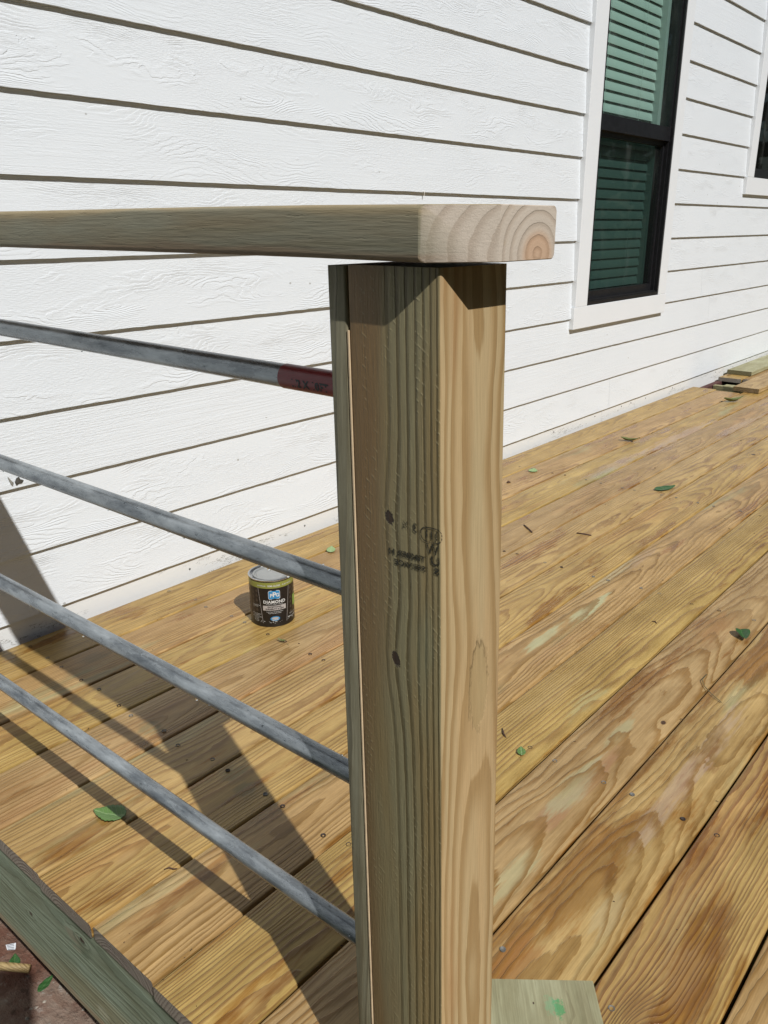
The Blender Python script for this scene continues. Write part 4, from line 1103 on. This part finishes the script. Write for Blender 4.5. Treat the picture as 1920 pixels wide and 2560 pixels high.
o = obj('deck_litter', gv, gf, plain('dark_litter', (0.06,0.035,0.018), 0.85, 0, 0.5, 200)); tag(o, 'specks of bark and bud scales scattered over the deck boards', 'litter', kind='stuff')

# chips of pebbles on the dirt
gv = []; gf = []
for q in range(420):
    x, y = random.uniform(-0.45, 0.02), random.uniform(0.35, 1.35); r = random.uniform(0.001, 0.0045)
    b = len(gv)
    pts = [Vector((random.uniform(-1,1), random.uniform(-1,1), random.uniform(0,0.9))).normalized() for _ in range(6)]
    base = [(1,0,0),(0,1,0),(-1,0,0),(0,-1,0),(0,0,.7)]
    for (u, w_, z) in base: gv.append((x+r*(u+random.uniform(-.3,.3)), y+r*(w_+random.uniform(-.3,.3)), GZ-0.001+r*z))
    gf += [(b,b+1,b+4),(b+1,b+2,b+4),(b+2,b+3,b+4),(b+3,b,b+4)]
o = obj('gravel', gv, gf, plain('gravel_grey', (0.27,0.24,0.20), 0.85, 0, 0.4, 60)); tag(o, 'small stones and grit on the dirt below the deck', 'gravel', kind='stuff')

# ------------------------------------------------------------------ the phone that takes the picture (casts the shadow on the dirt)
ph = empty('smartphone', (0, 0, 0))
tag(ph, 'black smartphone held up in front of the deck, casting a dark shadow on the dirt', 'phone')
pm = Matrix((RT, UP, -FW)).transposed().to_4x4()
pm.translation = CAM - FW*0.010 + RT*(-0.026) + UP*(-0.004)
ph.matrix_world = pm
def rbox(w_, h_, t_, r):
    pr2 = rounded_profile(w_, h_, r, 5); n_ = len(pr2); v = []
    for z in (0.0, t_):
        for (a, b) in pr2: v.append((a-w_/2, b-h_/2, z))
    f = [(k, (k+1) % n_, n_+(k+1) % n_, n_+k) for k in range(n_)] + [tuple(range(n_)), tuple(range(n_, 2*n_))]
    return v, f
v, f = rbox(0.080, 0.165, 0.009, 0.010); obj('case', v, f, plain('phone_case_black', (0.02,0.02,0.022), 0.5), ph)
v, f = rbox(0.070, 0.152, 0.0006, 0.008); obj('screen', [(a, b, c+0.0092) for a, b, c in v], f, plain('phone_screen', (0.01,0.01,0.012), 0.1), ph)

# ------------------------------------------------------------------ the photographer, standing on the dirt behind the phone
def skin_body(name, pts, edges, mat, parent, sub=2, root=0):
    me = bpy.data.meshes.new(name); me.from_pydata([p_[0] for p_ in pts], edges, []); o = bpy.data.objects.new(name, me); COL.objects.link(o); o.parent = parent
    md = o.modifiers.new('skin', 'SKIN'); md.use_smooth_shade = True
    sk = me.skin_vertices[0].data
    for q, p_ in enumerate(pts): sk[q].radius = p_[1] if hasattr(p_[1], '__len__') else (p_[1], p_[1]); sk[q].use_root = (q == root)
    s2 = o.modifiers.new('sub', 'SUBSURF'); s2.levels = sub; s2.render_levels = sub
    me.materials.append(mat); return o
person = empty('person', (-0.80, -0.63, GZ)); tag(person, 'person in dark shirt holding up a black phone, seen here by the shadow', 'person')
fx, fy = 0.763, 0.647; rx_, ry_ = 0.647, -0.763
def PB(r, f, z): return (rx_*r + fx*f, ry_*r + fy*f, z)
M_SHIRT = plain('navy_cotton_shirt', (0.03,0.04,0.07), 0.85, 0, 0.15, 60); M_TROU = plain('grey_trousers', (0.06,0.06,0.065), 0.85, 0, 0.15, 60)
M_SKIN = plain('skin', (0.42,0.24,0.16), 0.5, 0, 0.06, 40); M_HAIR = plain('dark_hair', (0.02,0.014,0.01), 0.6, 0, 0.4, 200)
body = [(PB(0,0,0.90),(0.15,0.11)),(PB(0,0,1.05),(0.135,0.10)),(PB(0,-0.01,1.20),(0.15,0.11)),(PB(0,-0.01,1.33),(0.13,0.09)),(PB(0,0,1.43),0.055),
        (PB(0.18,-0.01,1.34),0.06),(PB(0.23,0.00,1.10),0.047),(PB(0.24,0.03,0.92),0.036),(PB(0.24,0.05,0.84),0.028),
        (PB(-0.18,-0.01,1.34),0.06),(PB(-0.24,0.06,1.10),0.047),(PB(-0.13,0.27,1.13),0.034),(PB(-0.095,0.345,1.145),0.026)]
skin_body('shirt', body, [(0,1),(1,2),(2,3),(3,4),(3,5),(5,6),(6,7),(7,8),(3,9),(9,10),(10,11),(11,12)], M_SHIRT, person)
legs = [(PB(0,0,0.92),(0.14,0.11)),(PB(0.09,0,0.82),0.088),(PB(0.10,0.01,0.48),0.062),(PB(0.11,-0.02,0.09),0.045),(PB(-0.09,0,0.82),0.088),(PB(-0.10,0.01,0.48),0.062),(PB(-0.11,-0.02,0.09),0.045)]
skin_body('trousers', legs, [(0,1),(1,2),(2,3),(0,4),(4,5),(5,6)], M_TROU, person)
for sg in (1, -1):
    skin_body('shoe', [(PB(0.11*sg,-0.05,0.045),0.042),(PB(0.115*sg,0.06,0.04),0.042),(PB(0.12*sg,0.16,0.03),0.032)], [(0,1),(1,2)], M_HAIR, person)
head = [(PB(0,0.0,1.44),0.05),(PB(0,0.02,1.51),(0.062,0.062)),(PB(0,0.025,1.58),(0.076,0.088)),(PB(0,0.015,1.645),(0.066,0.078)),(PB(0,0.105,1.555),0.013)]
skin_body('head', head, [(0,1),(1,2),(2,3),(2,4)], M_SKIN, person)
skin_body('hair', [(PB(0,-0.02,1.60),(0.082,0.085)),(PB(0,-0.005,1.66),(0.074,0.082)),(PB(0,-0.06,1.56),0.055)], [(0,1),(0,2)], M_HAIR, person)
def hand(wr, fw, side, up):
    """wrist, direction the palm points, side of the thumb, finger curl direction"""
    wr = Vector(wr); fw = Vector(fw).normalized(); side = Vector(side).normalized(); up = Vector(up).normalized()
    hp = [(tuple(wr), 0.024), (tuple(wr+fw*0.045), (0.026, 0.020)), (tuple(wr+fw*0.080), (0.026, 0.018))]; he = [(0, 1), (1, 2)]
    for q in range(4):
        b = len(hp); s_ = side*(0.028-0.019*q); ln = (0.9, 1.0, 0.93, 0.75)[q]
        hp += [(tuple(wr+fw*0.095+s_), 0.0088), (tuple(wr+fw*(0.095+0.026*ln)+s_+up*0.012), 0.0082), (tuple(wr+fw*(0.095+0.030*ln)+s_+up*0.034), 0.0074)]
        he += [(2, b), (b, b+1), (b+1, b+2)]
    b = len(hp); hp += [(tuple(wr+fw*0.045+side*0.036+up*0.006), 0.0105), (tuple(wr+fw*0.075+side*0.046+up*0.018), 0.0088)]; he += [(1, b), (b, b+1)]
    skin_body('hand', hp, he, M_SKIN, person, 1, 1)
hand(PB(-0.095, 0.345, 1.145), (fx*0.8, fy*0.8, 0.35), (0, 0, 1), (rx_, ry_, 0))
hand(PB(0.24, 0.05, 0.84), (0.05, 0.05, -1), (fx, fy, 0), (-rx_, -ry_, 0))

# ------------------------------------------------------------------ unseen trees, added to block low sky light and darken the panes
M_BARK = plain('bark', (0.09,0.065,0.045), 0.9, 0, 0.4, 8, 0.02)
gl_ = G('tree_foliage'); fn_ = gl_.noise(gl_.tc.outputs['Object'], 1.3, 3.0)
gl_.principled(gl_.mix(fn_, (0.020,0.045,0.012,1), (0.055,0.095,0.025,1)), 0.6); M_FOL = gl_.m
def tree_meshes(seed, n_leaf=5200):
    rnd = random.Random(seed)
    tv, tf = tube_vf([(0,0,0),(0.05,0.03,1.2),(0.0,0.1,2.6),(0.15,0.05,4.2),(0.1,0.0,6.0)], [0.24,0.19,0.15,0.10,0.04], 10)
    blobs = []
    for q in range(13):
        a = q*2.4; z = 2.2+rnd.random()*5.0; rr = 1.1+rnd.random()*1.3
        blobs.append((Vector((rr*math.cos(a), rr*math.sin(a), z)), 1.0+rnd.random()*0.9))
        p1 = (0.1, 0.05, max(1.5, z-1.4)); v2, f2 = tube_vf([p1, tuple(blobs[-1][0]*0.6+Vector(p1)*0.4), tuple(blobs[-1][0])], [0.07,0.045,0.015], 6)
        b = len(tv); tv = list(tv)+list(v2); tf = list(tf)+[tuple(i+b for i in f_) for f_ in f2]
    cv, cf = [], []
    for q in range(n_leaf):
        c, r = rnd.choice(blobs); d = Vector((rnd.gauss(0,1), rnd.gauss(0,1), rnd.gauss(0,1))).normalized()
        p_ = c + d*r*(0.45+0.55*rnd.random()**0.5); u = Vector((rnd.gauss(0,1), rnd.gauss(0,1), rnd.gauss(0,1))).normalized(); w_ = u.cross(d).normalized(); s_ = rnd.uniform(0.08, 0.20)
        b = len(cv); cv += [p_-u*s_, p_+w_*s_*0.6, p_+u*s_, p_-w_*s_*0.6]; cf.append((b,b+1,b+2,b+3))
    return tv, tf, cv, cf
protos = []
for i, (x, y, s_) in enumerate([(-9.5,-3.0,1.0),(-8.0,-8.0,1.05),(-3.5,-11.0,1.1),(1.5,-10.0,0.95),(6.0,-11.5,1.1),(11.5,-9.0,1.1),(14.0,-4.0,1.0),(-10.5,2.5,1.05),(-6.1,1.3,1.2),(-6.8,-2.4,1.1),(-6.8,5.8,1.3)]):
    if len(protos) < 2:
        tv, tf, cv, cf = tree_meshes(i+3)
        tr_ = empty('added_sky_block_tree', (x, y, GZ)); a_ = obj('trunk', tv, tf, M_BARK, tr_); b_ = obj('crown', cv, cf, M_FOL, tr_); protos.append((tr_, a_, b_))
    else:
        p_ = protos[i % 2]; tr_ = p_[0].copy(); COL.objects.link(tr_); tr_.location = (x, y, GZ)
        for c_2 in p_[1:]:
            d_ = c_2.copy(); COL.objects.link(d_); d_.parent = tr_
    tr_.scale = (s_, s_, s_); tr_.rotation_euler = (0, 0, i*1.7)
    tag(tr_, 'unseen leafy tree added behind the viewer to block low sky light', 'tree', 'unseen trees added to block sky light')

# ------------------------------------------------------------------ torn paint chip and drips on the siding, print on the paper scrap
def wall_patch(name, cx_, cz_, pts, mat, y):
    n_ = len(pts); v = [(0, -0.0022, 0)] + [(a, 0.0004*math.sin(q*2.1), b) for q, (a, b) in enumerate(pts)]
    o = obj(name, v, [(0, 1+q, 1+(q+1) % n_) for q in range(n_)], mat, None, (cx_, y, cz_)); o.parent = house; return o
M_CHIP = plain('torn_paint_dark', (0.06,0.055,0.045), 0.8)
wall_patch('paint_chip', 0.338, 0.377, [(-0.007,0.004),(-0.002,0.012),(0.004,0.014),(0.006,0.008),(0.014,0.003),(0.009,-0.002),(0.002,-0.001),(-0.004,-0.006)], M_CHIP, WY-0.0012)
wall_patch('paint_chip', 0.3245, 0.384, [(-0.008,0.012),(-0.0065,0.012),(-0.001,0.001),(0.004,-0.004),(0.001,-0.012),(-0.003,-0.006)], plain('torn_paint_grey', (0.28,0.27,0.24), 0.8), WY-0.0012)
wall_patch('paint_chip', 1.817, 1.019, [(-0.003,0.006),(0.002,0.008),(0.003,0.001),(0.001,-0.009),(-0.001,-0.008),(-0.0005,0)], plain('loose_fleck', (0.7,0.68,0.62), 0.8), WY-0.0012)
ps = bpy.data.objects['paper_scrap']
for q in range(4):
    f_ = q/4.0+0.12
    a = Vector((-0.0554,0.9112,0.0)).lerp(Vector((-0.0589,0.8983,0.0)), f_); b = Vector((-0.0426,0.8987,0.003)).lerp(Vector((-0.0502,0.8866,0.002)), f_)
    a, b = a.lerp(b, 0.08), a.lerp(b, 0.85); off = Vector((0.05,-0.9,0.0006)); d_ = Vector((-0.0004,-0.0015,0))
    obj('print_line', [a+off, b+off, b+off+d_, a+off+d_], [(0,1,2,3)], plain('print_grey', (0.12,0.13,0.15), 0.8), ps)
